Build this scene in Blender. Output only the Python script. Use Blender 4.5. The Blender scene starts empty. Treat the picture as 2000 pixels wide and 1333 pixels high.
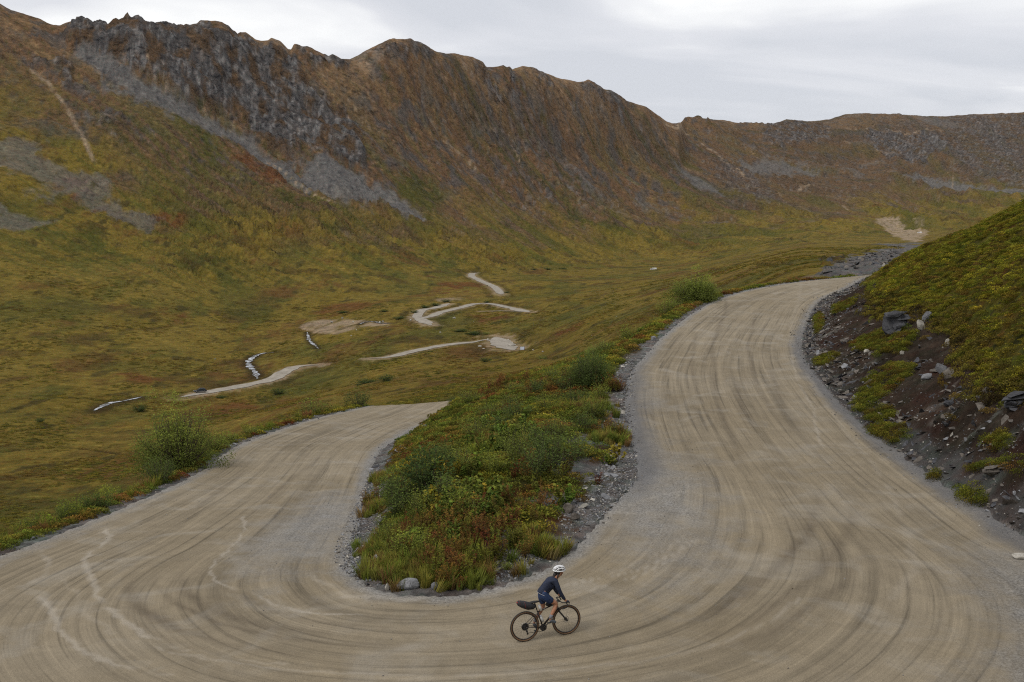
import bpy, bmesh, math, random
import numpy as np
from mathutils import Vector, Matrix, Euler
from mathutils.geometry import delaunay_2d_cdt

# ------------------------------------------------------------------ camera, sky, sun, exposure
scene = bpy.context.scene
C = scene.collection
FOC, CAMH = 2000.0, 9.7
TILT = math.atan(236.5 / FOC)
cam_data = bpy.data.cameras.new('camera')
cam_data.sensor_width = 36.0
cam_data.lens = 36.0
cam_data.clip_start = 0.5
cam_data.clip_end = 30000
camera = bpy.data.objects.new('camera', cam_data)
camera.location = (0, 0, CAMH)
camera.rotation_euler = (math.pi / 2 - TILT, 0, 0)
C.objects.link(camera)
scene.camera = camera

SUN_EL, SUN_AZ = math.radians(52), math.radians(-125)   # azimuth measured from +Y towards +X
world = bpy.data.worlds.new('World')
scene.world = world
world.use_nodes = True
wn, wl = world.node_tree.nodes, world.node_tree.links
wn.clear()
w_out = wn.new('ShaderNodeOutputWorld')
w_sky = wn.new('ShaderNodeTexSky'); w_sky.sky_type = 'NISHITA'; w_sky.sun_disc = False
w_sky.sun_elevation = SUN_EL; w_sky.sun_rotation = SUN_AZ
w_bs = wn.new('ShaderNodeBackground'); w_bs.inputs['Strength'].default_value = 0.1
wl.new(w_sky.outputs[0], w_bs.inputs['Color'])
w_tc = wn.new('ShaderNodeTexCoord')
# cloud deck: direction projected on a flat layer overhead, so bands flatten towards the horizon
w_sep = wn.new('ShaderNodeSeparateXYZ'); wl.new(w_tc.outputs['Generated'], w_sep.inputs[0])
w_mz = wn.new('ShaderNodeMath'); w_mz.operation = 'MAXIMUM'; wl.new(w_sep.outputs[2], w_mz.inputs[0]); w_mz.inputs[1].default_value = 0.0
w_az = wn.new('ShaderNodeMath'); w_az.operation = 'ADD'; wl.new(w_mz.outputs[0], w_az.inputs[0]); w_az.inputs[1].default_value = 0.10
w_dx = wn.new('ShaderNodeMath'); w_dx.operation = 'DIVIDE'; wl.new(w_sep.outputs[0], w_dx.inputs[0]); wl.new(w_az.outputs[0], w_dx.inputs[1])
w_dy = wn.new('ShaderNodeMath'); w_dy.operation = 'DIVIDE'; wl.new(w_sep.outputs[1], w_dy.inputs[0]); wl.new(w_az.outputs[0], w_dy.inputs[1])
w_cmb = wn.new('ShaderNodeCombineXYZ'); wl.new(w_dx.outputs[0], w_cmb.inputs[0]); wl.new(w_dy.outputs[0], w_cmb.inputs[1])
w_map = wn.new('ShaderNodeMapping'); w_map.inputs['Location'].default_value = (3.1, 0.4, 0); w_map.inputs['Scale'].default_value = (0.55, 0.9, 1)
wl.new(w_cmb.outputs[0], w_map.inputs[0])
w_n = wn.new('ShaderNodeTexNoise'); w_n.inputs['Scale'].default_value = 0.8; w_n.inputs['Detail'].default_value = 5; w_n.inputs['Roughness'].default_value = 0.5
w_n.inputs['Distortion'].default_value = 0.6
wl.new(w_map.outputs[0], w_n.inputs['Vector'])
w_r = wn.new('ShaderNodeValToRGB')
w_r.color_ramp.elements[0].position = 0.40; w_r.color_ramp.elements[0].color = (0.70, 0.72, 0.77, 1)
w_r.color_ramp.elements[1].position = 0.60; w_r.color_ramp.elements[1].color = (1.10, 1.10, 1.09, 1)
_e = w_r.color_ramp.elements.new(0.50); _e.color = (0.81, 0.82, 0.86, 1)
wl.new(w_n.outputs['Fac'], w_r.inputs[0])
w_bc = wn.new('ShaderNodeBackground'); w_bc.inputs['Strength'].default_value = 1.0
wl.new(w_r.outputs[0], w_bc.inputs['Color'])
w_mx = wn.new('ShaderNodeMixShader'); w_mx.inputs[0].default_value = 0.93
wl.new(w_bs.outputs[0], w_mx.inputs[1]); wl.new(w_bc.outputs[0], w_mx.inputs[2])
wl.new(w_mx.outputs[0], w_out.inputs['Surface'])

sun_data = bpy.data.lights.new('sun', 'SUN')
sun_data.energy = 1.4; sun_data.angle = math.radians(14); sun_data.color = (1.0, 0.96, 0.9)
sun = bpy.data.objects.new('sun', sun_data)
_d = Vector((math.sin(SUN_AZ) * math.cos(SUN_EL), math.cos(SUN_AZ) * math.cos(SUN_EL), math.sin(SUN_EL)))
sun.rotation_euler = _d.to_track_quat('Z', 'Y').to_euler()
sun.location = (0, 0, 60)
C.objects.link(sun)

scene.view_settings.view_transform = 'Standard'
scene.view_settings.look = 'None'
scene.view_settings.exposure = 0.0
scene.view_settings.gamma = 1.0
scene.view_settings.use_curve_mapping = False
scene.render.engine = 'CYCLES'
scene.cycles.use_denoising = False
scene.cycles.filter_width = 1.15
scene.cycles.max_bounces = 6
scene.cycles.diffuse_bounces = 3
scene.cycles.transparent_max_bounces = 8

rng = np.random.default_rng(7)
random.seed(7)

HAZE = 0.00001
# ------------------------------------------------------------------ numeric helpers
def _hash(ix, iy, seed):
    h = (ix.astype(np.int64) * 374761393 + iy.astype(np.int64) * 668265263 + seed * 1442695041) & 0xFFFFFFFF
    h = ((h ^ (h >> 13)) * 1274126177) & 0xFFFFFFFF
    return (h ^ (h >> 16)) & 0xFFFF

def perlin(x, y, seed=0):
    x = np.asarray(x, dtype=np.float64); y = np.asarray(y, dtype=np.float64)
    x0 = np.floor(x); y0 = np.floor(y)
    fx = (x - x0).astype(np.float32); fy = (y - y0).astype(np.float32)
    ix = x0.astype(np.int64); iy = y0.astype(np.int64)
    u = fx * fx * fx * (fx * (fx * 6 - 15) + 10); v = fy * fy * fy * (fy * (fy * 6 - 15) + 10)
    def g(dx, dy):
        a = _hash(ix + dx, iy + dy, seed).astype(np.float32) * np.float32(2 * math.pi / 65536)
        return np.cos(a) * (fx - dx) + np.sin(a) * (fy - dy)
    n0 = g(0, 0) * (1 - u) + g(1, 0) * u
    n1 = g(0, 1) * (1 - u) + g(1, 1) * u
    return (n0 * (1 - v) + n1 * v) * 1.5

def fbm(x, y, octv=4, seed=0, gain=0.5):
    s = 0.0; a = 1.0; t = 0.0
    for k in range(octv):
        s = s + a * perlin(x * 2 ** k + 17.3 * k, y * 2 ** k - 9.1 * k, seed + k)
        t += a; a *= gain
    return s / t

def ridged(x, y, octv=4, seed=0, gain=0.5):
    s = 0.0; a = 1.0; t = 0.0
    for k in range(octv):
        s = s + a * (1 - 2.2 * np.abs(perlin(x * 2 ** k + 5.3 * k, y * 2 ** k + 3.1 * k, seed + k)))
        t += a; a *= gain
    return s / t

def sstep(a, b, x):
    t = np.clip((x - a) / (b - a), 0, 1)
    return t * t * (3 - 2 * t)

def lerp(a, b, t): return a + (b - a) * t

def pix2dir(px, py):
    c, s = math.cos(TILT), math.sin(TILT)
    u = (np.asarray(px, float) - 1000) / FOC; v = (666.5 - np.asarray(py, float)) / FOC
    return u, c + v * s, v * c - s

def pz(px, py, z):                   # a pixel's ray met at height z
    dx, dy, dz = pix2dir(px, py); t = (z - CAMH) / dz
    return float(dx * t), float(dy * t), float(z)

def pd(px, py, d):                   # a pixel's ray met at distance d
    dx, dy, dz = pix2dir(px, py); t = d / dy
    return float(dx * t), float(d), float(CAMH + dz * t)

def pchip(xk, yk, x):
    """monotone cubic through knots; xk, yk (..., K) rows, x (..., M)"""
    xk = np.asarray(xk, float); yk = np.asarray(yk, float)
    h = np.diff(xk, axis=-1); dl = np.diff(yk, axis=-1) / h
    m = np.zeros_like(yk)
    w1 = 2 * h[..., 1:] + h[..., :-1]; w2 = h[..., 1:] + 2 * h[..., :-1]
    same = dl[..., 1:] * dl[..., :-1] > 0
    with np.errstate(divide='ignore', invalid='ignore'):
        mm = (w1 + w2) / (w1 / dl[..., :-1] + w2 / dl[..., 1:])
    m[..., 1:-1] = np.where(same, mm, 0)
    m[..., 0] = dl[..., 0]; m[..., -1] = dl[..., -1]
    K = xk.shape[-1]
    if xk.ndim == 1:
        i = np.clip(np.searchsorted(xk, x) - 1, 0, K - 2)
        x0, x1, y0, y1, m0, m1 = xk[i], xk[i + 1], yk[i], yk[i + 1], m[i], m[i + 1]
    else:
        i = np.zeros(x.shape, int)
        for k in range(1, K - 1):
            i += (x > xk[..., k:k + 1])
        ta = lambda A: np.take_along_axis(A, i, -1)
        tb = lambda A: np.take_along_axis(A, i + 1, -1)
        x0, x1, y0, y1, m0, m1 = ta(xk), tb(xk), ta(yk), tb(yk), ta(m), tb(m)
    hh = x1 - x0; t = np.clip((x - x0) / hh, 0, 1)
    return ((2 * t ** 3 - 3 * t ** 2 + 1) * y0 + (t ** 3 - 2 * t ** 2 + t) * hh * m0
            + (-2 * t ** 3 + 3 * t ** 2) * y1 + (t ** 3 - t ** 2) * hh * m1)

def catmull(pts, step):
    """smooth polyline through points, about one sample per step metres"""
    P = np.array(pts, float); Q = np.vstack([2 * P[0] - P[1], P, 2 * P[-1] - P[-2]])
    out = []
    for i in range(1, len(Q) - 2):
        p0, p1, p2, p3 = Q[i - 1], Q[i], Q[i + 1], Q[i + 2]
        n = max(2, int(np.linalg.norm((p2 - p1)[:2]) / step))
        for k in range(n):
            t = k / n
            out.append(0.5 * ((2 * p1) + (-p0 + p2) * t + (2 * p0 - 5 * p1 + 4 * p2 - p3) * t * t + (-p0 + 3 * p1 - 3 * p2 + p3) * t ** 3))
    out.append(P[-1])
    return np.array(out)

def resample(P, n):
    d = np.concatenate([[0], np.cumsum(np.linalg.norm(np.diff(P[:, :2], axis=0), axis=1))])
    s = np.linspace(0, d[-1], n)
    return np.stack([np.interp(s, d, P[:, k]) for k in range(P.shape[1])], 1)

def polydist(x, y, poly, reach):
    """distance to a polyline and arc parameter of the nearest point, big where beyond reach"""
    poly = np.asarray(poly, float)
    x = np.asarray(x, float); y = np.asarray(y, float)
    sh = x.shape; x = x.ravel(); y = y.ravel()
    dist = np.full(x.shape, 1e9); par = np.zeros(x.shape)
    seg = np.linalg.norm(np.diff(poly[:, :2], axis=0), axis=1); cum = np.concatenate([[0], np.cumsum(seg)])
    near = np.where((x > poly[:, 0].min() - reach) & (x < poly[:, 0].max() + reach) & (y > poly[:, 1].min() - reach) & (y < poly[:, 1].max() + reach))[0]
    if len(near):
        xx, yy = x[near], y[near]
        dd = np.full(xx.shape, 1e9); pp = np.zeros(xx.shape)
        for i in range(len(poly) - 1):
            ax, ay = poly[i, :2]; bx, by = poly[i + 1, :2]
            L2 = (bx - ax) ** 2 + (by - ay) ** 2 + 1e-12
            t = np.clip(((xx - ax) * (bx - ax) + (yy - ay) * (by - ay)) / L2, 0, 1)
            d = np.hypot(xx - ax - t * (bx - ax), yy - ay - t * (by - ay))
            b = d < dd
            dd = np.where(b, d, dd); pp = np.where(b, cum[i] + t * seg[i], pp)
        dist[near] = dd; par[near] = pp
    return dist.reshape(sh), par.reshape(sh)

def inside(x, y, poly):
    poly = np.asarray(poly, float); r = np.zeros(x.shape, bool); n = len(poly)
    for i in range(n):
        x0, y0 = poly[i][:2]; x1, y1 = poly[(i + 1) % n][:2]
        if y0 == y1: continue
        c = ((y0 > y) != (y1 > y)) & (x < (x1 - x0) * (y - y0) / (y1 - y0) + x0)
        r ^= c
    return r

# ------------------------------------------------------------------ the far valley: keyed depth and sight height per column
COLS = [
 (-600, [(1060,150),(900,230),(800,310),(700,400),(600,500),(420,600),(220,700),(0,820)]),
 (0,    [(1050,150),(950,190),(850,260),(750,350),(650,450),(540,580),(350,760),(170,930)]),
 (250,  [(1000,160),(900,220),(800,320),(720,400),(640,500),(560,610),(400,800),(220,960)]),
 (500,  [(860,180),(820,260),(770,355),(700,450),(630,560),(560,680),(420,880),(240,1080)]),
 (750,  [(795,180),(765,260),(715,370),(650,470),(590,620),(540,760),(430,980),(260,1200)]),
 (1000, [(752,180),(732,260),(680,400),(620,510),(560,720),(525,950),(440,1200),(300,1450)]),
 (1300, [(670,170),(640,220),(600,300),(560,480),(530,850),(510,1250),(450,1550),(350,1850)]),
 (1600, [(530,150),(512,220),(502,300),(492,430),(480,750),(465,1250),(430,1750),(350,2250)]),
 (1800, [(525,150),(510,220),(500,300),(490,450),(475,800),(456,1600),(412,2050),(320,2550)]),
 (2000, [(512,150),(502,220),(492,300),(482,450),(468,850),(442,1600),(386,2150),(310,2650)]),
 (2600, [(450,150),(440,220),(430,300),(420,450),(400,850),(380,1600),(340,2150),(290,2650)]),
]
RIDGE = [(-600,-260,950),(-200,-90,1000),(0,10,1080),(22,22,1085),(50,30,1090),(75,38,1090),(97,49,1095),(105,51,1095),(118,52,1100),(130,46,1100),(146,42,1105),(152,42,1105),(154,44,1105),(160,41,1105),(163,43,1105),(172,46,1110),
 (181,52,1110),(187,49,1115),(196,47,1115),(203,51,1120),(209,56,1120),(218,52,1120),(226,47,1125),(240,43,1125),(248,37,1130),(256,40,1130),(272,41,1135),(284,47,1140),(298,48,1145),(312,51,1150),(330,54,1155),(352,53,1160),(370,50,1170),(385,47,1175),
 (392,41,1180),(410,42,1185),(422,42,1190),(436,46,1195),(446,52,1200),(452,60,1205),(464,69,1210),(472,65,1215),(480,64,1220),(488,71,1225),(498,78,1230),(510,81,1235),(524,80,1240),(530,75,1245),(548,82,1250),(558,92,1255),(562,97,1255),(569,98,1260),(574,87,1260),
 (582,88,1265),(590,92,1265),(600,91,1270),(615,99,1275),(630,106,1280),(642,111,1285),(650,107,1290),(660,112,1295),(668,117,1300),(684,117,1305),(700,109,1310),(720,97,1320),(745,85,1335),(760,78,1345),(768,76,1350),(790,78,1360),(802,77,1365),(810,82,1370),
 (822,84,1375),(836,93,1380),(850,101,1390),(870,106,1395),(888,105,1400),(905,109,1410),(922,112,1420),(934,117,1425),(944,123,1430),(950,132,1435),(962,132,1440),(972,131,1445),(983,128,1450),(990,132,1450),(995,129,1452),(1001,137,1455),(1004,135,1456),(1010,133,1460),(1022,130,1470),(1040,132,1480),(1058,141,1500),(1078,148,1520),
 (1084,151,1525),(1092,154,1530),(1110,157,1550),(1128,161,1570),(1140,160,1590),(1149,156,1600),(1160,161,1620),(1170,168,1640),(1180,175,1660),(1195,179,1690),(1208,186,1710),(1224,198,1740),(1240,203,1780),(1262,209,1830),(1275,219,1870),(1290,229,1920),(1304,239,1960),(1313,242,2000),(1324,241,2050),(1340,235,2080),
 (1360,233,2120),(1380,237,2160),(1395,236,2200),(1420,239,2250),(1445,246,2300),(1465,250,2340),(1485,251,2380),(1500,246,2400),(1510,248,2420),(1522,241,2440),(1536,236,2460),(1550,237,2490),(1575,240,2530),(1600,238,2570),(1625,235,2610),(1650,227,2650),(1675,224,2690),(1700,226,2730),(1745,227,2790),(1765,227,2810),(1800,230,2850),
 (1850,230,2900),(1880,229,2940),(1905,226,2960),(1950,226,3000),(2000,224,3050),(2200,215,3100),(2600,205,3100)]
NK = 8
_colA = np.zeros((NK, len(COLS))); _colD = np.zeros_like(_colA); _colZ = np.zeros_like(_colA)
for j, (px, rows) in enumerate(COLS):
    for k, (py, d) in enumerate(rows):
        x, y, z = pd(px, py, d); _colA[k, j] = x / y; _colD[k, j] = d; _colZ[k, j] = (z - CAMH) / d
LUT_A = np.linspace(-1.3, 1.3, 5201)
_D = np.zeros((len(LUT_A), NK + 4)); _Z = np.zeros_like(_D)
for k in range(NK):
    a = np.clip(LUT_A, _colA[k, 0], _colA[k, -1])
    _D[:, k + 1] = pchip(_colA[k], _colD[k], a)
    _Z[:, k + 1] = pchip(_colA[k], _colZ[k], a) * _D[:, k + 1] + CAMH
RIDGE = [(px, py, d + (380 if px >= 1335 else 0)) for px, py, d in RIDGE]
_rp = np.array([pd(px, py, d) for px, py, d in RIDGE])
_ra = _rp[:, 0] / _rp[:, 1]; _re = (_rp[:, 2] - CAMH) / _rp[:, 1]
_re2 = np.interp(LUT_A, _ra, _re) + 0.0007 * fbm(LUT_A * 160, LUT_A * 0, 3, 91)
_D[:, NK + 1] = np.maximum(np.interp(LUT_A, _ra, _rp[:, 1]), _D[:, NK] * 1.13)
_ks = np.exp(-np.linspace(-2.2, 2.2, 91) ** 2); _ks /= _ks.sum()       # broad form of the crest; its teeth stay near the top
_res_ = np.convolve(np.pad(_re2, 45, 'edge'), _ks, 'valid')
CREST_D = (_re2 - _res_) * _D[:, NK + 1]
_Z[:, NK + 1] = CAMH + _res_ * _D[:, NK + 1]
_D[:, 0] = 60; _Z[:, 0] = _Z[:, 1] + 12
_D[:, NK + 2] = _D[:, NK + 1] * 1.18; _Z[:, NK + 2] = _Z[:, NK + 1] - 70
_D[:, NK + 3] = 9500; _Z[:, NK + 3] = -60
LUT_Y = np.exp(np.linspace(math.log(60), math.log(9500), 900))
LUT = pchip(_D, _Z, np.broadcast_to(LUT_Y, (len(LUT_A), len(LUT_Y))))
ridge_dist = lambda a: np.interp(a, LUT_A, _D[:, NK + 1])
foot_dist = lambda a: np.interp(a, LUT_A, _D[:, 6])

def bil(G, fx, fy):
    x0 = np.clip(np.floor(fx).astype(int), 0, G.shape[0] - 2); y0 = np.clip(np.floor(fy).astype(int), 0, G.shape[1] - 2)
    tx = np.clip(fx - x0, 0, 1); ty = np.clip(fy - y0, 0, 1)
    return (G[x0, y0] * (1 - tx) + G[x0 + 1, y0] * tx) * (1 - ty) + (G[x0, y0 + 1] * (1 - tx) + G[x0 + 1, y0 + 1] * tx) * ty

def far_base(x, y):
    yy = np.maximum(y, 60.0)
    a = np.clip(x / yy, -1.3, 1.3)
    return bil(LUT, (a + 1.3) / 2.6 * (len(LUT_A) - 1), (np.log(np.minimum(yy, 9500)) - math.log(60)) / (math.log(9500) - math.log(60)) * (len(LUT_Y) - 1))

# ------------------------------------------------------------------ the hairpin road: inner and outer edge in plan
_ie = [(10, 110, -11.0), (5, 101, -9.4), (1, 91, -7.2), (-1.4, 83.5, -4.6), (-4.4, 76.5, -4.75), (-5.8, 72.2, -4.8), pz(815,837,-4.5), pz(760,870,-3.8), pz(738,893,-3.0), pz(725,930,-2.4),
       pz(715,985,-1.6), pz(698,1045,-.9), pz(690,1100,-.4), pz(712,1135,-.2), pz(770,1158,-.1), pz(860,1160,0), pz(950,1150,0), pz(1060,1110,.1),
       pz(1130,1060,.15), pz(1180,1000,.2), pz(1240,930,.3), pz(1232,870,.4), pz(1218,790,.7), pz(1228,730,.9), pz(1262,690,1.2),
       pz(1300,650,1.6), pz(1370,600,2.1), pz(1440,572,2.6), pz(1550,552,3.0), pz(1712,536,3.4), (52, 129, 3.7), (64, 134, 4.0)]
_oe = [(2, 115, -11.0), (-3, 106, -9.8), (-7.4, 96, -8.3), (-10.6, 87, -6.7), (-11.7, 82.5, -5.4), pz(700,797,-4.9), pz(620,815,-4.5), pz(540,840,-4.0), pz(460,870,-3.3), pz(380,925,-2.5),
       pz(250,985,-1.6), pz(130,1035,-1.0), pz(0,1083,-.6), (-17,25,-.5), (-15,19.5,-.4), (-9,14.6,-.3), (0,12.6,-.2), (8,13.6,-.1),
       (13.5,18,-.05), (16,23,0), (16,27,0), pz(2000,1060,0), pz(1900,990,.1), pz(1800,920,.2), pz(1700,840,.4), pz(1620,760,.7), pz(1570,690,1.1),
       pz(1575,640,1.5), pz(1600,590,2.2), pz(1660,560,3.0), pz(1712,538,3.4), (51, 122.5, 3.7), (63, 127.5, 4.0)]
EI = catmull(_ie, 0.5); EO = catmull(_oe, 0.5)
ROADPOLY = np.vstack([EI, EO[::-1]])

def offset(P, d):                     # P shifted d metres to the left of travel
    T = np.gradient(P[:, :2], axis=0); T /= np.linalg.norm(T, axis=1)[:, None] + 1e-9
    return P[:, :2] + np.stack([-T[:, 1], T[:, 0]], 1) * d

pts3 = []
def add(P): pts3.extend([tuple(map(float, p)) for p in P])
Ei = resample(EI, 120); Eo = resample(EO, 120)
add(Ei); add(Eo)
def ofs(P, d, dz, sel, jit=0.0):
    Q = offset(P, d)
    for q, p in zip(Q[sel], P[sel]):
        pts3.append((float(q[0]), float(q[1]), float(p[2] + dz + jit * random.uniform(-1, 1))))
# outer edge is travelled from the low leg round to the high leg; left of travel is the inside.
leg = Eo[:, 1]; io = np.arange(120)
turn = int(np.argmin(Eo[:, 1]))
left_out = (io < turn - 8) & (io > 6)
for d, dz in ((-1.3, -0.05), (-2.6, -0.9), (-6, -3.3), (-12, -7.0), (-26, -13.5)):
    ofs(Eo, d, dz, left_out)
# valley side of the high leg, beyond the island
ii = np.arange(120); ti = int(np.argmin(Ei[:, 1]))
hi_out = (ii > ti) & (Ei[:, 1] > 72)
for d, dz in ((1.6, -0.1), (3.2, -1.3), (7, -3.6), (14, -6.6)):
    ofs(Ei, d, dz, hi_out)
# island: bank above the low leg, ground up to the high leg
lo_in = (ii < ti) & (Ei[:, 1] > 38) & (Ei[:, 1] < 71)
ofs(Ei, 0.7, 0.12, (ii < ti) & (Ei[:, 1] < 88)); ofs(Ei, 0.7, 0.08, (ii > ti) & (Ei[:, 1] < 72))
ofs(Ei, 2.6, 1.35, lo_in)
add([(-1.2, 30, .75), (-2.5, 33, .7), (0, 34, .8), (-2.6, 38, .6), (1, 39, .8), (-2, 45, .3), (1.5, 46, .7), (-2.5, 52, -.4), (1.8, 53, .5),
     (-2.6, 60, -1.0), (2.2, 60, .3), (-2.2, 68, -1.9), pd(1120, 700, 68), pd(1050, 731, 71), pd(1000, 747, 75), pd(960, 758, 75), pd(925, 768, 75), pd(898, 778, 74), pd(873, 789, 73),
     (1, 82, -4.6), (5, 87, -4.0), (8, 94, -5.2), (12, 104, -7.0), (18, 116, -7.2)])
# right bank: lip of the cut and the tundra hill above it
LIP = [pd(1716,546,112), pd(1710,562,95), pd(1712,592,74), pd(1735,622,68), pd(1790,614,64), pd(1850,640,57), pd(1882,668,53), pd(1905,735,44.5), pd(1945,776,39.5),
       pd(2000,772,38), pd(2150,760,32), pd(2420,700,24.5), (15.5, 12, 5.6), (8, 7.5, 5.2), (0, 6.5, 5.0), (-8, 8, 3.8), (-16, 11, 1.5)]
add(LIP)
_L = np.array(LIP)
for k in range(len(_L) - 1):
    m = (_L[k] + _L[k + 1]) / 2; pts3.append(tuple(m))
CREST = [pd(1738,520,108), pd(1762,500,103), pd(1820,474,92), pd(1900,440,78), pd(1950,414,71), pd(2000,388,64), pd(2200,300,48), pd(2500,200,35)]
add(CREST)
for q in CREST[:6]:                   # the slope between lip and crest, slightly dished
    q = np.array(q); j = int(np.argmin(np.hypot(_L[:10, 0] - q[0], _L[:10, 1] - q[1] + 22)))
    m = q * .5 + _L[j] * .5; pts3.append((m[0], m[1], m[2] + .25))
right_out = (io > turn + 18) & (Eo[:, 1] > 24) & (Eo[:, 1] < 110)
ofs(Eo, -0.9, -0.12, right_out)
add([(50,112,5.6), (60,114,7.6), (47,100,8.0), (52,88,10.2), (75,100,14), (100,60,26), (60,40,22), (45,60,17), (90,150,12), (60,146,3.6), (45,140,2.2), (34,128,1.5), (28,122,.5),
     (0,0,8.1), (-7,2,7.0), (8,1,9.6), (-14,0,4.4), (0,-20,15), (-30,-20,4), (40,-20,26), (30,10,17), (24,22,11), (-24,8,-2.5), (-40,-10,-8), (-60,20,-23), (-70,60,-28), (-90,100,-36),
     (-40,40,-15), (-50,85,-27), (-25,110,-19), (-36,130,-27), (130,-60,50), (-110,-60,-20), (0,-60,28), (-110,30,-38), (130,60,34), (60,-60,40)])
for xx in np.linspace(-110, 130, 13):
    for yy in (155, 172, 190): pts3.append((xx, yy, float(far_base(np.array([xx]), np.array([yy], float))[0])))
for yy in (125,): 
    for xx in (-110, -80, -55): pts3.append((xx, yy, float(far_base(np.array([xx]), np.array([150.]))[0]) + 2))
for yy in (100, 130): pts3.append((130, yy, 24.0))

P3 = np.array(pts3)
_key = np.round(P3[:, :2] / 0.25).astype(int); _, _u = np.unique(_key, axis=0, return_index=True); P3 = P3[np.sort(_u)]
_res = delaunay_2d_cdt([Vector(p[:2]) for p in P3], [], [], 0, 1e-6)
TX0, TY0, TR = -110.0, -60.0, 0.4
NX, NY = int(240 / TR) + 1, int(250 / TR) + 1
NEAR = np.full((NX, NY), np.nan)
_orig = _res[3]
for f in _res[2]:
    A, B, D = [P3[_orig[i][0]] for i in f]
    x0, x1 = [int((v - TX0) / TR) for v in (min(A[0], B[0], D[0]), max(A[0], B[0], D[0]))]
    y0, y1 = [int((v - TY0) / TR) for v in (min(A[1], B[1], D[1]), max(A[1], B[1], D[1]))]
    gx, gy = np.meshgrid(np.arange(max(x0, 0), min(x1 + 2, NX)), np.arange(max(y0, 0), min(y1 + 2, NY)), indexing='ij')
    X = TX0 + gx * TR; Y = TY0 + gy * TR
    den = (B[1] - D[1]) * (A[0] - D[0]) + (D[0] - B[0]) * (A[1] - D[1])
    if abs(den) < 1e-9: continue
    l0 = ((B[1] - D[1]) * (X - D[0]) + (D[0] - B[0]) * (Y - D[1])) / den
    l1 = ((D[1] - A[1]) * (X - D[0]) + (A[0] - D[0]) * (Y - D[1])) / den
    l2 = 1 - l0 - l1
    m = (l0 >= -1e-6) & (l1 >= -1e-6) & (l2 >= -1e-6)
    NEAR[gx[m], gy[m]] = (l0 * A[2] + l1 * B[2] + l2 * D[2])[m]
NEAR[np.isnan(NEAR)] = 0
def blur(G, r):
    for ax in (0, 1):
        P = np.concatenate([np.take(G, [0] * r, ax), G, np.take(G, [-1] * r, ax)], ax)
        cs = np.cumsum(P, ax); cs = np.concatenate([np.zeros_like(np.take(cs, [0], ax)), cs], ax)
        n = G.shape[ax]
        G = (np.take(cs, np.arange(2 * r + 1, 2 * r + 1 + n), ax) - np.take(cs, np.arange(n), ax)) / (2 * r + 1)
    return G
NEAR_S = blur(blur(NEAR, 1), 1)
NEAR_W = blur(blur(NEAR, 6), 5)
_wx, _wy = np.meshgrid(TX0 + np.arange(NX) * TR, TY0 + np.arange(NY) * TR, indexing='ij')
_di, _ = polydist(_wx, _wy, Ei, 14); _do, _ = polydist(_wx, _wy, Eo, 14); _dl, _ = polydist(_wx, _wy, np.array(LIP[:13]), 10)
_w = sstep(2.0, 9.0, np.minimum(np.minimum(_di, _do), _dl + 1.0))
_w = np.where(inside(_wx, _wy, ROADPOLY), 0.0, _w)
NEAR_F = lerp(NEAR_S, NEAR_W, _w)

def base_height(x, y):
    n = bil(NEAR_F, (np.clip(x, -110, 130) - TX0) / TR, (np.clip(y, -60, 190) - TY0) / TR)
    w = sstep(128, 168, y)
    return n * (1 - w) + far_base(x, y) * w

def hit(pxy, y0=15.0, y1=3400.0):
    """where the rays of these pixels first meet the ground"""
    pxy = np.asarray(pxy, float)
    dx, dy, dz = pix2dir(pxy[:, 0], pxy[:, 1])
    Y = np.exp(np.linspace(math.log(y0), math.log(y1), 2600))[None, :]
    X = (dx / dy)[:, None] * Y; Z = CAMH + (dz / dy)[:, None] * Y
    G = base_height(X, np.broadcast_to(Y, X.shape)) - Z
    first = np.argmax(G >= 0, axis=1); ok = G.max(1) >= 0
    out = np.zeros((len(pxy), 3))
    for i in range(len(pxy)):
        f = first[i] if ok[i] and first[i] > 0 else int(np.argmax(G[i]))
        if ok[i] and f > 0:
            g0, g1 = G[i, f - 1], G[i, f]; t = -g0 / (g1 - g0 + 1e-12)
            yy = Y[0, f - 1] + t * (Y[0, f] - Y[0, f - 1])
        else: yy = Y[0, f]
        xx = dx[i] / dy[i] * yy
        out[i] = (xx, yy, 0)
    out[:, 2] = base_height(out[:, 0], out[:, 1])
    return out

def densify(pxy, step=12):
    out = []
    for (a, b) in zip(pxy[:-1], pxy[1:]):
        n = max(1, int(math.hypot(b[0] - a[0], b[1] - a[1]) / step))
        for k in range(n): out.append((a[0] + (b[0] - a[0]) * k / n, a[1] + (b[1] - a[1]) * k / n))
    out.append(pxy[-1]); return out
# ------------------------------------------------------------------ zones of the near ground, in plan
LIPL = np.array(LIP)[:, :2]
_eor = EO[(np.arange(len(EO)) > int(np.argmin(EO[:, 1]))) & (EO[:, 0] > 12)][:, :2]
BANKPOLY = np.vstack([_eor, LIPL[:14]])
HILLPOLY = np.vstack([LIPL[:13], [[150, 24], [150, 118], [45, 118]]])
ISLPOLY = EI[EI[:, 1] < 90][:, :2]
_lipc = catmull(np.array(LIP[:14]), 1.0)

def P(pxy, step=12): return hit(densify(pxy, step))[:, :2]
def PP(pxy): return P(list(pxy) + [pxy[0]])[:-1]

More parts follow.
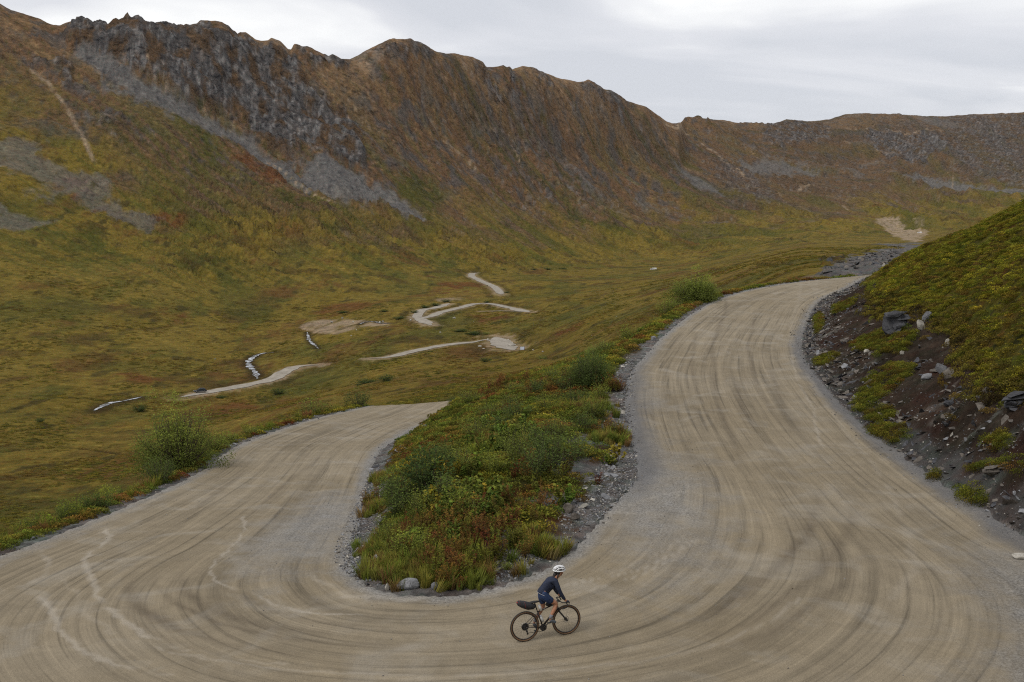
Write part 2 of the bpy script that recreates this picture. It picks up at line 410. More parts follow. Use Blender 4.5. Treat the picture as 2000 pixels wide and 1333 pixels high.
# ------------------------------------------------------------------ valley roads, streams (plan lines traced on the ground)
VROADS = [  # pixel line, width
 ([(352,776),(400,768),(470,756),(520,745),(548,733),(565,722),(590,715),(622,710)], 6.5),
 ([(722,703),(760,698),(800,688),(860,676),(905,671),(945,668),(962,664),(968,660)], 5.0),
 ([(968,659),(978,668),(985,676),(1002,684)], 10.0),
 ([(938,534),(924,534),(921,540),(940,550),(955,556),(968,563),(980,576)], 6.0),
 ([(1038,609),(1000,603),(965,595),(935,592),(905,600),(860,611),(832,622),(815,621),(810,612),(826,606),(850,602),(878,593)], 5.5),
 ([(812,619),(826,627),(842,636)], 7.0),
 ([(936,609),(980,608),(1035,609)], 2.5),
]
STREAMS = [
 ([(535,687),(512,690),(494,698),(485,708),(490,718),(498,726),(503,740)], 2.2),
 ([(600,648),(604,664),(612,672),(622,680)], 1.4),
 ([(278,775),(245,782),(215,786),(198,792),(184,800)], 2.6),
 ([(702,634),(712,629),(730,627),(745,631),(762,630)], 1.6),
]
vroad_lines, stream_lines = [], []
for src, dst in ((VROADS, vroad_lines), (STREAMS, stream_lines)):
    for pl, w in src:
        L = catmull(P(pl, 10)[::2] if len(P(pl, 10)) > 8 else P(pl, 10), 2.0)[:, :2]
        z = base_height(L[:, 0], L[:, 1])
        for _ in range(3): z = np.convolve(np.pad(z, 3, 'edge'), np.ones(7) / 7, 'valid')
        dst.append((np.column_stack([L, z]), w))

# ------------------------------------------------------------------ masks of the far slopes (traced outlines laid on the ground in plan)
ROCK = [([(125,52),(160,44),(205,52),(250,42),(350,56),(400,44),(450,60),(500,84),(560,110),(620,180),(660,220),(700,250),(715,300),(690,318),(640,315),(600,305),(560,292),(500,262),(440,225),(400,200),(330,165),(270,130),(200,100),(150,76)], 1.0),
 ([(560,98),(640,112),(690,122),(700,140),(660,150),(600,128)], .8), ([(745,82),(820,86),(865,108),(850,125),(800,118),(760,110)], .7),
 ([(925,118),(955,132),(950,150),(990,165),(1030,190),(1000,215),(960,200),(930,160),(905,130)], .8), ([(985,130),(1003,137),(1010,155),(985,150)], .9),
 ([(1045,145),(1085,155),(1090,178),(1050,170)], .8), ([(1130,160),(1172,166),(1225,200),(1260,225),(1200,215),(1150,190),(1120,178)], .8),
 ([(1480,252),(1540,240),(1600,243),(1640,258),(1600,283),(1540,290),(1490,275)], .75), ([(1680,262),(1770,262),(1850,270),(1852,292),(1800,325),(1740,318),(1700,290)], .8),
 ([(1850,230),(1990,226),(2060,240),(2060,370),(1980,372),(1900,350),(1850,300)], .6), ([(1700,228),(1850,232),(1850,262),(1700,260)], .3),
 ([(70,108),(120,118),(140,150),(142,178),(112,176),(85,140)], .75), ([(190,205),(230,215),(258,260),(250,290),(215,260),(185,230)], .5), ([(140,215),(180,210),(200,250),(150,260)], .35),
 ([(870,215),(1000,215),(1060,260),(1120,300),(1080,330),(980,300),(900,270)], .35), ([(1010,170),(1180,200),(1300,300),(1240,310),(1100,250)], .3), ([(640,120),(760,220),(800,330),(740,330),(690,240)], .25),
 ([(1380,335),(1440,330),(1520,380),(1500,405),(1430,385)], .5), ([(1600,505),(1625,498),(1652,498),(1640,508),(1610,518)], .7)]
SCREE = [([(165,92),(215,118),(262,150),(300,165),(333,178),(403,217),(450,245),(490,268),(530,298),(560,318),(600,352),(625,385),(600,372),(560,340),(525,312),(470,280),(403,252),(340,222),(280,196),(230,165),(195,130)], 1.),
 ([(548,302),(600,318),(650,322),(700,330),(740,352),(780,390),(835,424),(780,420),(720,410),(660,396),(610,362),(575,330)], 1.),
 ([(-60,262),(0,275),(60,290),(130,320),(200,360),(260,395),(325,428),(250,425),(170,398),(110,385),(40,355),(0,345),(-60,340)], .62),
 ([(-60,385),(0,392),(60,404),(115,430),(60,436),(-60,438)], .6), ([(120,325),(180,340),(200,355),(150,345)], .5),
 ([(1435,325),(1500,316),(1560,325),(1605,345),(1560,345),(1500,350),(1460,345)], .8), ([(1300,318),(1350,345),(1410,378),(1425,392),(1370,375),(1320,348)], .8),
 ([(1130,375),(1180,392),(1200,410),(1150,398)], .6), ([(1230,390),(1290,410),(1300,425),(1240,405)], .5), ([(1735,350),(1800,352),(1880,368),(1960,372),(2040,378),(2040,398),(1960,385),(1880,380),(1800,370)], .9),
 ([(1640,340),(1690,345),(1670,352)], .6), ([(1780,230),(1850,235),(1900,260),(1830,258)], .5),
 ([(1590,538),(1618,520),(1660,500),(1710,488),(1790,470),(1800,500),(1740,530),(1710,536),(1650,542)], 1.0), ([(1570,541),(1600,535),(1640,543),(1580,548)], .7)]
TAN = [([(590,640),(600,628),(640,622),(700,626),(762,630),(760,637),(700,640),(655,652),(620,652)], .85), ([(745,632),(762,628),(762,640),(748,640)], .9),
 ([(1708,434),(1735,430),(1760,434),(1770,450),(1800,455),(1812,452),(1806,468),(1775,472),(1745,462),(1728,452)], 1.), ([(1780,436),(1800,440),(1812,452),(1790,448)], .5), ([(850,582),(905,578),(912,584),(880,590),(850,590)], .6),
 ([(686,108),(745,88),(760,105),(720,150),(700,140)], .35), ([(905,600),(870,612),(880,606)], .4)]
TANL = [([(62,138),(90,165),(110,190),(135,225),(150,250),(168,285),(185,315)], 9, .8), ([(180,108),(195,135),(215,160)], 5, .5), ([(282,100),(292,125),(300,152),(315,165)], 4, .7), ([(320,168),(350,178),(380,195),(400,215)], 6, .5),
 ([(525,308),(545,325),(570,345),(600,370),(640,395),(680,420)], 4, .9), ([(672,190),(690,215),(715,240),(725,262)], 5, .6), ([(832,215),(850,245),(868,275),(900,305),(930,345)], 3.5, .8), ([(905,215),(925,235),(945,258),(965,270)], 5, .5), ([(1000,300),(1012,320),(1018,332)], 4, .6),
 ([(1300,240),(1335,256),(1345,268)], 7, .8), ([(1365,282),(1385,296),(1398,302)], 7, .9), ([(1405,312),(1420,328)], 6, .8), ([(1430,335),(1445,342),(1455,352),(1480,360)], 8, .9), ([(1508,374),(1560,375),(1615,373)], 4, .7), ([(1650,285),(1700,300),(1760,310)], 4, .5),
 ([(1640,252),(1700,258),(1760,264),(1840,266)], 5, .6), ([(1820,376),(1850,378),(1880,384),(1960,382)], 5, .8), ([(1645,412),(1655,418)], 6, .9), ([(1860,378),(1863,350)], 3, .6), ([(1520,395),(1535,405)], 5, .6), ([(1600,395),(1720,400),(1800,410)], 2.5, .4)]
DARKL = [([(1350,529),(1450,521),(1550,512),(1640,500),(1720,484),(1760,478)], 5), ([(1180,535),(1300,525),(1400,524),(1520,518)], 4), ([(1330,470),(1500,470),(1600,475),(1700,478)], 3), ([(745,805),(850,775),(960,748),(1100,700),(1200,668)], 2.5), ([(0,880),(120,870),(250,882)], 2), ([(960,708),(1080,698),(1180,672)], 4)]
REDS = [(330,430,60,14),(960,620,50,12),(1120,640,60,8),(280,735,60,10),(480,790,70,12),(560,800,60,10),(340,610,50,14),(700,600,60,12),(150,380,70,30),(900,560,60,8),(500,330,80,30)]
GREENS = [(380,250,60,90),(600,420,50,20),(820,380,70,45),(560,400,60,25),(180,480,90,25),(420,520,90,20),(250,560,60,14),(1080,620,60,6),(130,620,60,14),(740,600,40,10),(1200,470,120,10)]

def _arc(Pl): return np.concatenate([[0], np.cumsum(np.linalg.norm(np.diff(np.asarray(Pl)[:, :2], axis=0), axis=1))])
def masks(X, Y):
    """rock, scree, tan, dark, red, green weights at plan points of the far slopes (Y > 130)"""
    sh = X.shape; x = X.ravel(); y = Y.ravel()
    M = {k: np.zeros(x.shape) for k in ('rock', 'scree', 'tan', 'dark', 'red', 'green')}
    sc = np.maximum(y, 150) / 2000.0
    wx = fbm(x / 45, y / 90, 4, 301) * 26 * np.minimum(1, y / 900); wy = fbm(x / 45, y / 90, 4, 302) * 60 * np.minimum(1, y / 900)
    SOFT = {'rock': .6, 'scree': .62, 'tan': .4}
    Q = P([(168,96),(215,125),(262,158),(333,198),(403,235),(470,272),(520,305),(560,335)]); d, s_ = polydist(x, y, Q, 60)
    M['scree'] = np.maximum(M['scree'], (1 - sstep(.55, 1.25, (d + 5 * fbm(x / 12, y / 12, 3, 307)) / (13 - 5 * s_ / (_arc(Q)[-1] + 1)))) * (y > 500))
    for name, lst in (('rock', ROCK), ('scree', SCREE), ('tan', TAN)):
        for pl, s in lst:
            Q = PP(pl); sel = np.where((x > Q[:, 0].min() - 60) & (x < Q[:, 0].max() + 60) & (y > max(125, Q[:, 1].min() - 120)) & (y < Q[:, 1].max() + 120))[0]
            if not len(sel): continue
            k = 1.0 if name != 'tan' else .35
            acc = 0
            for ox, oy in ((0, 0), (2.5, 5), (-2.5, 5), (2.5, -5), (-2.5, -5)):
                f = sc[sel] * 2.6
                acc = acc + inside(x[sel] + wx[sel] * k + ox * f, y[sel] + wy[sel] * k + oy * f, Q) * .2
            nz_ = fbm(x[sel] / 9, y[sel] / 16, 4, 303)
            M[name][sel] = np.maximum(M[name][sel], s * sstep(.25, .8, acc + nz_ * SOFT[name] * (acc > .02) * (acc < .999)) * (.55 + .45 * acc))
    for pl, w, s in TANL:
        Q = P(pl); wd = w * Q[:, 1].mean() / 2000 * .5
        d, _ = polydist(x + wx * .12, y + wy * .12, Q, wd * 6 + 20)
        M['tan'] = np.maximum(M['tan'], s * (1 - sstep(.4, 1.5, d / wd)) * (y > 125))
    for pl, w in DARKL:
        Q = P(pl); wd = max(w * Q[:, 1].mean() / 2000 * .5, .5)
        d, _ = polydist(x + wx * .05, y + wy * .05, Q, wd * 8 + 20)
        M['dark'] = np.maximum(M['dark'], (1 - sstep(.5, 2.2, d / wd)) * (y > 60) * .8)
    for L, w in vroad_lines:
        d, _ = polydist(x, y, L, w * 2.5 + 10); e = d / w + .5 * fbm(x / 3, y / 5, 3, 305)
        M['tan'] = np.maximum(M['tan'], (1 - sstep(.45, 1.05, e)) * .75); M['dark'] = np.maximum(M['dark'], (1 - sstep(.15, .5, np.abs(e - 1.25))) * .35)
    for L, w in stream_lines:
        d, _ = polydist(x, y, L, w * 4 + 10); M['dark'] = np.maximum(M['dark'], (1 - sstep(.5, 2.4, d / w + .8 * fbm(x / 3, y / 5, 3, 306))) * .8)
    for name, lst in (('red', REDS), ('green', GREENS)):
        for px, py, rx, ry in lst:
            c = hit([(px, py)])[0]; c2 = hit([(px + rx, py)])[0]; c3 = hit([(px, py - ry)])[0]; c4 = hit([(px, py + ry)])[0]
            ax = abs(c2[0] - c[0]) + 1; ay = abs(c3[1] - c4[1]) * .5 + 2
            r = np.hypot((x - c[0] - (y - c[1]) * c[0] / c[1] + wx) / ax, (y - c[1] + wy) / ay)
            M[name] = np.maximum(M[name], (1 - sstep(.5, 1.3, r)) * (y > 125))
    return {k: v.reshape(sh) for k, v in M.items()}

def fall_coord(x, y):
    yy = np.maximum(y, 60); a = x / yy
    g = np.clip(.95 - 1.8 * a, .3, 1.7)
    return a + g * np.log(yy / 1200.0), np.log(yy)

GULLY = P([(150,80),(200,118),(262,158),(333,200),(403,236),(490,285),(560,330),(620,378),(700,425),(800,470)])

def f_(x, y): return fbm(x / 30, y / 30, 2, 25)
def detail(x, y, M=None):
    """relief added to the base height"""
    x = np.asarray(x, float); y = np.asarray(y, float)
    h = np.zeros(x.shape)
    yy = np.maximum(y, 60); a = np.clip(x / yy, -1.3, 1.3)
    fy = foot_dist(a); ry = ridge_dist(a); t = (y - fy) / (ry - fy)
    far = sstep(130, 230, y)
    if np.any(y > 128):
        tu = fbm(x / 70, y / 110, 3, 11) * 4.2 + fbm(x / 190, y / 260, 2, 19) * 6 + fbm(x / 16, y / 22, 3, 12) * 1.0
        u, v = fall_coord(x, y)
        uw = u + .030 * fbm(x / 150, y / 190, 4, 13)
        rib = ridged(uw * 22, v * 7, 4, 14, .6) * .6 + ridged(uw * 70, v * 26, 3, 15) * .3
        if M is not None: rib = rib * (1 - .75 * M['rock'])
        mid = sstep(-.25, .35, t) * (1 - sstep(.80, 1.0, t)) * sstep(-.55, -.2, a)
        midr = np.where(t > 1.02, 0, mid)
        lowv = (1 - sstep(.5, .9, t))
        rib = rib * (.55 + 1.3 * sstep(-.35, .4, fbm(x / 170, y / 260, 3, 18)))
        tu = tu * lerp(.32, 1.0, sstep(-.25, .3, t))
        h += np.interp(a, LUT_A, CREST_D) * sstep(.80, .985, t) * (1 - sstep(1.02, 1.12, t)) * sstep(300, 600, yy)
        h += far * (tu * lowv + rib * midr * (11 + 9 * sstep(-.1, .1, a)))
        h += far * fbm(x / 30, y / 40, 3, 17) * 3 * sstep(.0, .4, t) * (1 - sstep(.9, 1.0, t))
        d, _ = polydist(x, y, GULLY, 90)
        h -= 7 * np.exp(-(d / 26) ** 2) * (y > 300) * (1 - sstep(.93, 1.0, t))
        if M is not None:
            edge = 1 - sstep(.90, 1.0, t) * .86
            cr = ridged(x / 60, y / 34, 5, 21, .66) * 11 + ridged(x / 16 + .5 * f_(x, y), y / 10, 4, 22) * 3.5
            h += M['rock'] * cr * edge * sstep(300, 600, y)
            h += M['scree'] * fbm(x / 6, y / 9, 3, 23) * 1.0
            h += (M['rock'] > 0) * (y < 300) * fbm(x / 3, y / 3, 3, 24) * 1.5
            h -= M['dark'] * np.minimum(yy / 400, 1.2) * 1.2
    near = 1 - sstep(120, 150, y)
    if np.any(y < 150):
        h += near * (1 - sstep(-8, 2, -np.zeros_like(x))) * 0
    return h

def ground_height(x, y, M=None, full=False):
    x = np.asarray(x, float); y = np.asarray(y, float)
    z = base_height(x, y) + detail(x, y, M)
    nm = y < 150
    if np.any(nm):
        xn, yn = x[nm], y[nm]
        inr = inside(xn, yn, ROADPOLY)
        dI, _ = polydist(xn, yn, EI[::2], 12); dO, _ = polydist(xn, yn, EO[::2], 12)
        de = np.minimum(dI, dO); k = sstep(0.1, 2.2, de) * (1 - sstep(125, 150, yn))
        bank = inside(xn, yn, BANKPOLY); hill = inside(xn, yn, HILLPOLY)
        # slaty cut: ribs running down the slope, blocks and hollows
        dl, sl = polydist(xn, yn, _lipc, 16)
        rb = .5 * ridged(xn / 1.5, yn / 1.5, 4, 48, .65) * .35 + ridged(sl / 2.6 + .5 * fbm(xn / 3, yn / 3, 2, 41), dl / 5.5, 3, 42) * .26 + fbm(xn / .55, yn / .55, 3, 43) * .10
        lipn = -.8 * sstep(.0, .9, .9 - dl) * (.4 + 1.1 * perlin(sl / 3.1, sl * 0, 46))
        soft = fbm(xn / 5, yn / 5, 3, 44) * .42 + fbm(xn / 1.1, yn / 1.1, 3, 45) * .13
        lump = np.where(bank, rb + lipn, np.where(hill, soft + fbm(xn / .6, yn / .45, 2, 49) * .09, soft))
        dz = lump * k
        dz = np.where(inr, -.16 * sstep(0, .35, de) - .02, dz + .04 * fbm(xn / .4, yn / .4, 2, 47) * sstep(0, .2, de) - .02)
        z[nm] += dz
    for L, w in vroad_lines:
        d, s = polydist(x, y, L, w * .5 + 14)
        k = 1 - sstep(w * .5 + .5, w * .5 + 7, d)
        zr = np.interp(s, np.concatenate([[0], np.cumsum(np.linalg.norm(np.diff(L[:, :2], axis=0), axis=1))]), L[:, 2])
        z = np.where(k > 0, lerp(z, zr, k), z)
    for L, w in stream_lines:
        d, s = polydist(x, y, L, w * .5 + 8)
        k = 1 - sstep(w * .5 + .3, w * .5 + 5, d)
        zr = np.interp(s, np.concatenate([[0], np.cumsum(np.linalg.norm(np.diff(L[:, :2], axis=0), axis=1))]), L[:, 2])
        z = np.where(k > 0, lerp(z, zr - .3, k), z)
    return z

# ------------------------------------------------------------------ material helpers
def new_mat(name):
    m = bpy.data.materials.new(name); m.use_nodes = True
    nt = m.node_tree; nt.nodes.clear()
    o = nt.nodes.new('ShaderNodeOutputMaterial')
    return m, nt, o
def node(nt, kind, **kw):
    n = nt.nodes.new(kind)
    for k, v in kw.items():
        if k.startswith('i_'): n.inputs[k[2:].replace('_', ' ')].default_value = v
        else: setattr(n, k, v)
    return n
def mathn(nt, op, a, b=None, c=None):
    n = nt.nodes.new('ShaderNodeMath'); n.operation = op
    for i, v in enumerate((a, b, c)):
        if v is None: continue
        if isinstance(v, (int, float)): n.inputs[i].default_value = v
        else: nt.links.new(v, n.inputs[i])
    return n.outputs[0]
def noise(nt, vec, scale, detail=4, rough=.55, dist=0.0):
    n = nt.nodes.new('ShaderNodeTexNoise'); n.inputs['Scale'].default_value = scale; n.inputs['Detail'].default_value = detail
    n.inputs['Roughness'].default_value = rough; n.inputs['Distortion'].default_value = dist
    if vec is not None: nt.links.new(vec, n.inputs['Vector'])
    return n
def ramp(nt, fac, stops):
    n = nt.nodes.new('ShaderNodeValToRGB'); e = n.color_ramp.elements
    while len(e) < len(stops): e.new(.5)
    for q, (p, c) in zip(e, stops):
        q.position = p; q.color = (c, c, c, 1) if isinstance(c, (int, float)) else (*c, 1)
    nt.links.new(fac, n.inputs[0]); return n.outputs[0]
def mixc(nt, fac, a, b, mode='MIX'):
    n = nt.nodes.new('ShaderNodeMix'); n.data_type = 'RGBA'; n.blend_type = mode
    for i, v in ((0, fac), (6, a), (7, b)):
        if isinstance(v, (int, float)): n.inputs[i].default_value = v
        elif isinstance(v, tuple): n.inputs[i].default_value = (*v, 1)
        else: nt.links.new(v, n.inputs[i])
    return n.outputs[2]
def simple_mat(name, col, rough=.6, metal=0.0, var=0.0, scale=20, spec=.5, bump=0.0):
    m, nt, o = new_mat(name)
    b = node(nt, 'ShaderNodeBsdfPrincipled'); b.inputs['Base Color'].default_value = (*col, 1)
    b.inputs['Roughness'].default_value = rough; b.inputs['Metallic'].default_value = metal; b.inputs['Specular IOR Level'].default_value = spec
    if var or bump:
        tc = node(nt, 'ShaderNodeTexCoord'); n = noise(nt, tc.outputs['Object'], scale, 5)
        if var:
            v = ramp(nt, n.outputs['Fac'], [(.3, 1 - var), (.7, 1 + var)])
            nt.links.new(mixc(nt, 1.0, col, v, 'MULTIPLY'), b.inputs['Base Color'])
        if bump:
            bp = node(nt, 'ShaderNodeBump', i_Strength=bump, i_Distance=.02); nt.links.new(n.outputs['Fac'], bp.inputs['Height']); nt.links.new(bp.outputs[0], b.inputs['Normal'])
    nt.links.new(b.outputs[0], o.inputs['Surface']); return m

def ground_material():
    m, nt, o = new_mat('tundra_and_rock')
    b = node(nt, 'ShaderNodeBsdfPrincipled'); b.inputs['Roughness'].default_value = .95; b.inputs['Specular IOR Level'].default_value = .03
    at = node(nt, 'ShaderNodeAttribute', attribute_name='albedo'); rg = node(nt, 'ShaderNodeAttribute', attribute_name='rough')
    geo = node(nt, 'ShaderNodeNewGeometry')
    n1 = noise(nt, geo.outputs['Position'], 1.6, 7, .8); n2 = noise(nt, geo.outputs['Position'], .22, 9, .8, .2)
    v1 = ramp(nt, n1.outputs['Fac'], [(.3, .5), (.5, 1.0), (.72, 1.6)])
    v2 = ramp(nt, n2.outputs['Fac'], [(.30, .28), (.48, .92), (.58, 1.12), (.72, 1.9)])
    c = mixc(nt, .75, at.outputs['Color'], v1, 'MULTIPLY'); c = mixc(nt, .85, c, v2, 'MULTIPLY')  # relief shading put into the colour: bump hollows darker, tops lighter
    n3 = noise(nt, geo.outputs['Position'], .9, 5, .65)
    hue = ramp(nt, n3.outputs['Fac'], [(.35, (1.14, .93, .85)), (.5, (1, 1, 1)), (.65, (.84, 1.08, .95))])
    c = mixc(nt, .8, c, hue, 'MULTIPLY')
    n4 = noise(nt, geo.outputs['Position'], .11, 9, .78, .3)       # rock tone: shaded crevices and lit faces put into the colour
    rk = ramp(nt, n4.outputs['Fac'], [(.36, (.30, .30, .32)), (.48, (.95, .93, .92)), (.56, (1.1, 1.02, .95)), (.68, (1.9, 1.85, 1.8))])
    c = mixc(nt, rg.outputs['Fac'], c, mixc(nt, 1., c, rk, 'MULTIPLY'))
    nt.links.new(c, b.inputs['Base Color'])
    h = mathn(nt, 'ADD', mathn(nt, 'MULTIPLY', n1.outputs['Fac'], .35), mathn(nt, 'MULTIPLY', n2.outputs['Fac'], 2.6))
    h = mathn(nt, 'MULTIPLY', h, mathn(nt, 'ADD', mathn(nt, 'MULTIPLY', rg.outputs['Fac'], 1.0), .35))
    bp = node(nt, 'ShaderNodeBump', i_Strength=.8, i_Distance=1.0); nt.links.new(h, bp.inputs['Height']); nt.links.new(bp.outputs[0], b.inputs['Normal'])
    nt.links.new(b.outputs[0], o.inputs['Surface']); return m

# ------------------------------------------------------------------ ground albedo
def mixa(c, col, w):
    return c + (np.array(col)[None, :] - c) * np.clip(w, 0, 1)[:, None]

def ground_albedo(x, y, M):
    n = len(x); yy = np.maximum(y, 60); a = np.clip(x / yy, -1.3, 1.3)
    t = (y - foot_dist(a)) / (ridge_dist(a) - foot_dist(a))
    u, v = fall_coord(x, y)
    c = np.zeros((n, 3)) + np.array([.168, .122, .026])
    f1 = fbm(x / 45, y / 90, 4, 61); f2 = fbm(x / 9, y / 18, 4, 62); f3 = fbm(x / 130, y / 200, 3, 63); f4 = fbm(x / 22, y / 60, 4, 66)
    c = mixa(c, (.150, .108, .020), sstep(.0, .35, f1) * .85)
    c = mixa(c, (.088, .084, .020), sstep(.10, .36, f4 + .3 * f3) * .8)
    c = mixa(c, (.112, .056, .022), sstep(.04, .40, -f1 + .5 * f2 - .08) * .8)
    f5 = fbm(x / 28, y / 40, 4, 67); f6 = fbm(x / 4.5, y / 14, 3, 68)
    c = mixa(c, (.074, .048, .018), sstep(.12, .40, -f5 + .3 * f2) * .75)
    c = mixa(c, (.160, .122, .030), sstep(.16, .42, f5 + .4 * f6) * .6)
    c = mixa(c, (.050, .040, .016), sstep(.16, .42, -f2 - .3 * f6) * .75)
    c = mixa(c, (.135, .085, .022), sstep(.2, .5, f2 - f3 * .5) * .5)
    fold = fbm(x / 70, y / 110, 3, 11); c = mixa(c, (.078, .080, .020), sstep(.05, .4, -fold) * .55); c = mixa(c, (.205, .148, .034), sstep(.1, .45, fold) * .45)  # shading of the folds painted in: hollows darker green, crests golden
    # higher up the slopes: browner, streaked down the fall line
    f5_ = fbm(x / 60, y / 60, 4, 76)
    up = sstep(.22, .62, t + .16 * f3 + .06 * f1 - .20 * sstep(-.36, -.44, a) - .10 * sstep(-.2, -.36, a) + .2 * sstep(-.2, .3, f5_) * (t > .15)) * sstep(300, 500, y)
    s1 = fbm(u * 42 + .3 * f1, v * 5, 4, 64); s2 = fbm(u * 120, v * 14, 4, 65)
    cb = np.zeros((n, 3)) + np.array([.140, .084, .047])
    cb = mixa(cb, (.205, .128, .072), sstep(.0, .5, s1) * .8)
    cb = mixa(cb, (.075, .060, .050), sstep(.0, .4, -s1 + .3 * s2) * .75)
    cb = mixa(cb, (.075, .068, .022), sstep(.05, .4, s2 - s1 * .4) * .7)
    s3 = ridged(u * 60 + .4 * f1, v * 6, 3, 69); cb = mixa(cb, (.27, .185, .12), sstep(.62, .9, s3) * sstep(.0, .3, f3 + .3 * f1) * .55); cb = mixa(cb, (.045, .038, .030), sstep(.45, .9, -s3) * .5)
    f7 = fbm(x / 20, y / 30, 5, 75); cb = mixa(cb, (.085, .078, .076), sstep(.05, .28, f7 + .35 * s2 - .1 * f3) * .8 * sstep(.25, .6, t)); cb = mixa(cb, (.165, .155, .148), sstep(.25, .45, -s2 + .6 * f2) * .7 * sstep(-.5, .1, a))
    cb = mixa(cb, (.24, .160, .092), sstep(.72, .98, t) * sstep(-.2, .3, f1 + .5 * s1) * .55)
    c = mixa(c, (.074, .078, .018), sstep(.0, .3, s1 + .4 * f3) * sstep(-.2, .1, t) * (1 - sstep(.55, .8, t)) * .6)
    cb = mixa(cb, (.088, .082, .024), sstep(.05, .35, s1 - .3 * s2 + .5 * f3) * (1 - sstep(.55, .95, t)) * .8)
    c = c + (cb - c) * up[:, None]
    c = mixa(c, (.088, .062, .036), sstep(.1, .3, a) * sstep(.25, .5, t) * .35)
    c = mixa(c, (.125, .050, .020), M['red'] * sstep(-.3, .3, f2 + f1) * .8)
    c = mixa(c, (.060, .066, .014), M['green'] * sstep(-.4, .3, f2 - f1) * .75)
    r1 = ridged(x / 14, y / 26, 4, 71); r2 = fbm(x / 5, y / 9, 3, 72)
    cr = np.zeros((n, 3)) + np.array([.078, .073, .073])
    cr = mixa(cr, (.185, .180, .182), sstep(.18, .6, r2 + .5 * r1)); cr = mixa(cr, (.032, .032, .036), sstep(.05, .5, -r1 - r2 * .5))  # crag colour carries the shade: lighter faces, dark crevices
    cr = mixa(cr, (.090, .058, .034), sstep(-.02, .26, fbm(x / 16, y / 22, 5, 74) + .4 * s1 + .25 * f4) * .95)
    c = c + (cr - c) * (np.clip(M['rock'] * 1.1 - .25 * sstep(0, .4, f4), 0, 1) * sstep(-.35, .1, f2 + M['rock'] * .5))[:, None]
    cs = np.zeros((n, 3)) + np.array([.135, .128, .124]); cs = mixa(cs, (.092, .087, .088), sstep(0, .4, fbm(x / 7, y / 12, 4, 73)))
    cs = mixa(cs, (.16, .148, .132), sstep(.1, .4, f4) * .5)
    c = c + (cs - c) * (np.clip(M['scree'], 0, 1) * sstep(-.45, -.1, f2 + M['scree'] * .45 - .1))[:, None]
    c = mixa(c, (.31, .235, .165), M['tan'] * sstep(-.5, .1, f2))
    c = mixa(c, (.036, .027, .013), M['dark'])
    # near ground
    nm = np.where(y < 150)[0]
    rough = .3 + .7 * np.clip(M['rock'] + M['scree'] * .1 + up * .5, 0, 1) * (1 - .6 * M['scree'])
    if len(nm):
        xn, yn = x[nm], y[nm]; cn = c[nm].copy(); k = len(nm)
        g1 = fbm(xn / 6, yn / 6, 4, 81); g2 = fbm(xn / 1.3, yn / 1.3, 4, 82); g3 = fbm(xn / .45, yn / .45, 3, 83)
        bank = inside(xn, yn, BANKPOLY); hill = inside(xn, yn, HILLPOLY); isl = inside(xn, yn, ISLPOLY)
        dI, _ = polydist(xn, yn, EI[::2], 10); dO, _ = polydist(xn, yn, EO[::2], 10); dl, sl = polydist(xn, yn, _lipc, 14)
        veg = np.zeros((k, 3)) + np.array([.062, .055, .018])
        veg = mixa(veg, (.045, .050, .014), sstep(0, .4, g1)); veg = mixa(veg, (.085, .040, .018), sstep(.05, .4, -g1 + g2 * .5))
        hl = np.zeros((k, 3)) + np.array([.095, .085, .018])
        hl = mixa(hl, (.060, .066, .012), sstep(.0, .35, g1 + .3 * g2)); hl = mixa(hl, (.110, .065, .020), sstep(.05, .4, -g1 + .4 * g2)); hl = mixa(hl, (.035, .032, .010), sstep(.15, .45, -g2 - .3 * g3))
        gr = np.zeros((k, 3)) + np.array([.155, .148, .140]); gr = mixa(gr, (.085, .080, .077), sstep(0, .4, g3)); gr = mixa(gr, (.25, .24, .23), sstep(.2, .5, -g3))
        bk = np.zeros((k, 3)) + np.array([.040, .029, .021]); bk = mixa(bk, (.062, .047, .035), sstep(-.1, .3, g2 + .3 * g3)); bk = mixa(bk, (.040, .024, .018), sstep(.0, .3, -g1 + .3 * g2))
        bk = mixa(bk, (.14, .128, .115), sstep(.2, .5, fbm(sl / 1.2, dl / 4, 3, 84) + .4 * g3) * .7 * (1 - sstep(3.5, 5.5, np.minimum(dO, 9))))
        bk = mixa(bk, (.085, .080, .076), (1 - sstep(.3, 1.3, dO + g2)) * .9)
        q = np.where(bank[:, None], bk, np.where(hill[:, None], hl, veg))
        gw = np.where(isl, 1 - sstep(.5, 1.3, dI + g2 * 1.1), 0) + np.where(~isl & ~bank & ~hill, 1 - sstep(.5, 1.4, np.minimum(dI, dO) + g2 * .8), 0)
        # open gravel on the near and right edge of the island
        for cx, cy, r in ((2.6, 37.5, 2.2), (3.4, 42, 1.6), (1.6, 33.2, 1.3), (-.8, 29.2, 1.3), (-4.4, 30.5, 1.1), (-5.0, 36, 1.2), (4.6, 48, 1.3)):
            gw = np.maximum(gw, (1 - sstep(.6, 1.2, np.hypot(xn - cx, yn - cy) / r + g2 * .8)) * isl)
        q = q + (gr - q) * np.clip(gw, 0, 1)[:, None]
        w = (1 - sstep(115, 150, yn))
        cn = cn + (q - cn) * w[:, None]
        cn = mixa(cn, (.16, .155, .15), M['scree'][nm] * sstep(100, 125, yn))
        c[nm] = cn; rough[nm] = np.where(bank, .08, np.where(hill, .12, .05))
    return np.clip(c, .012, .8), rough

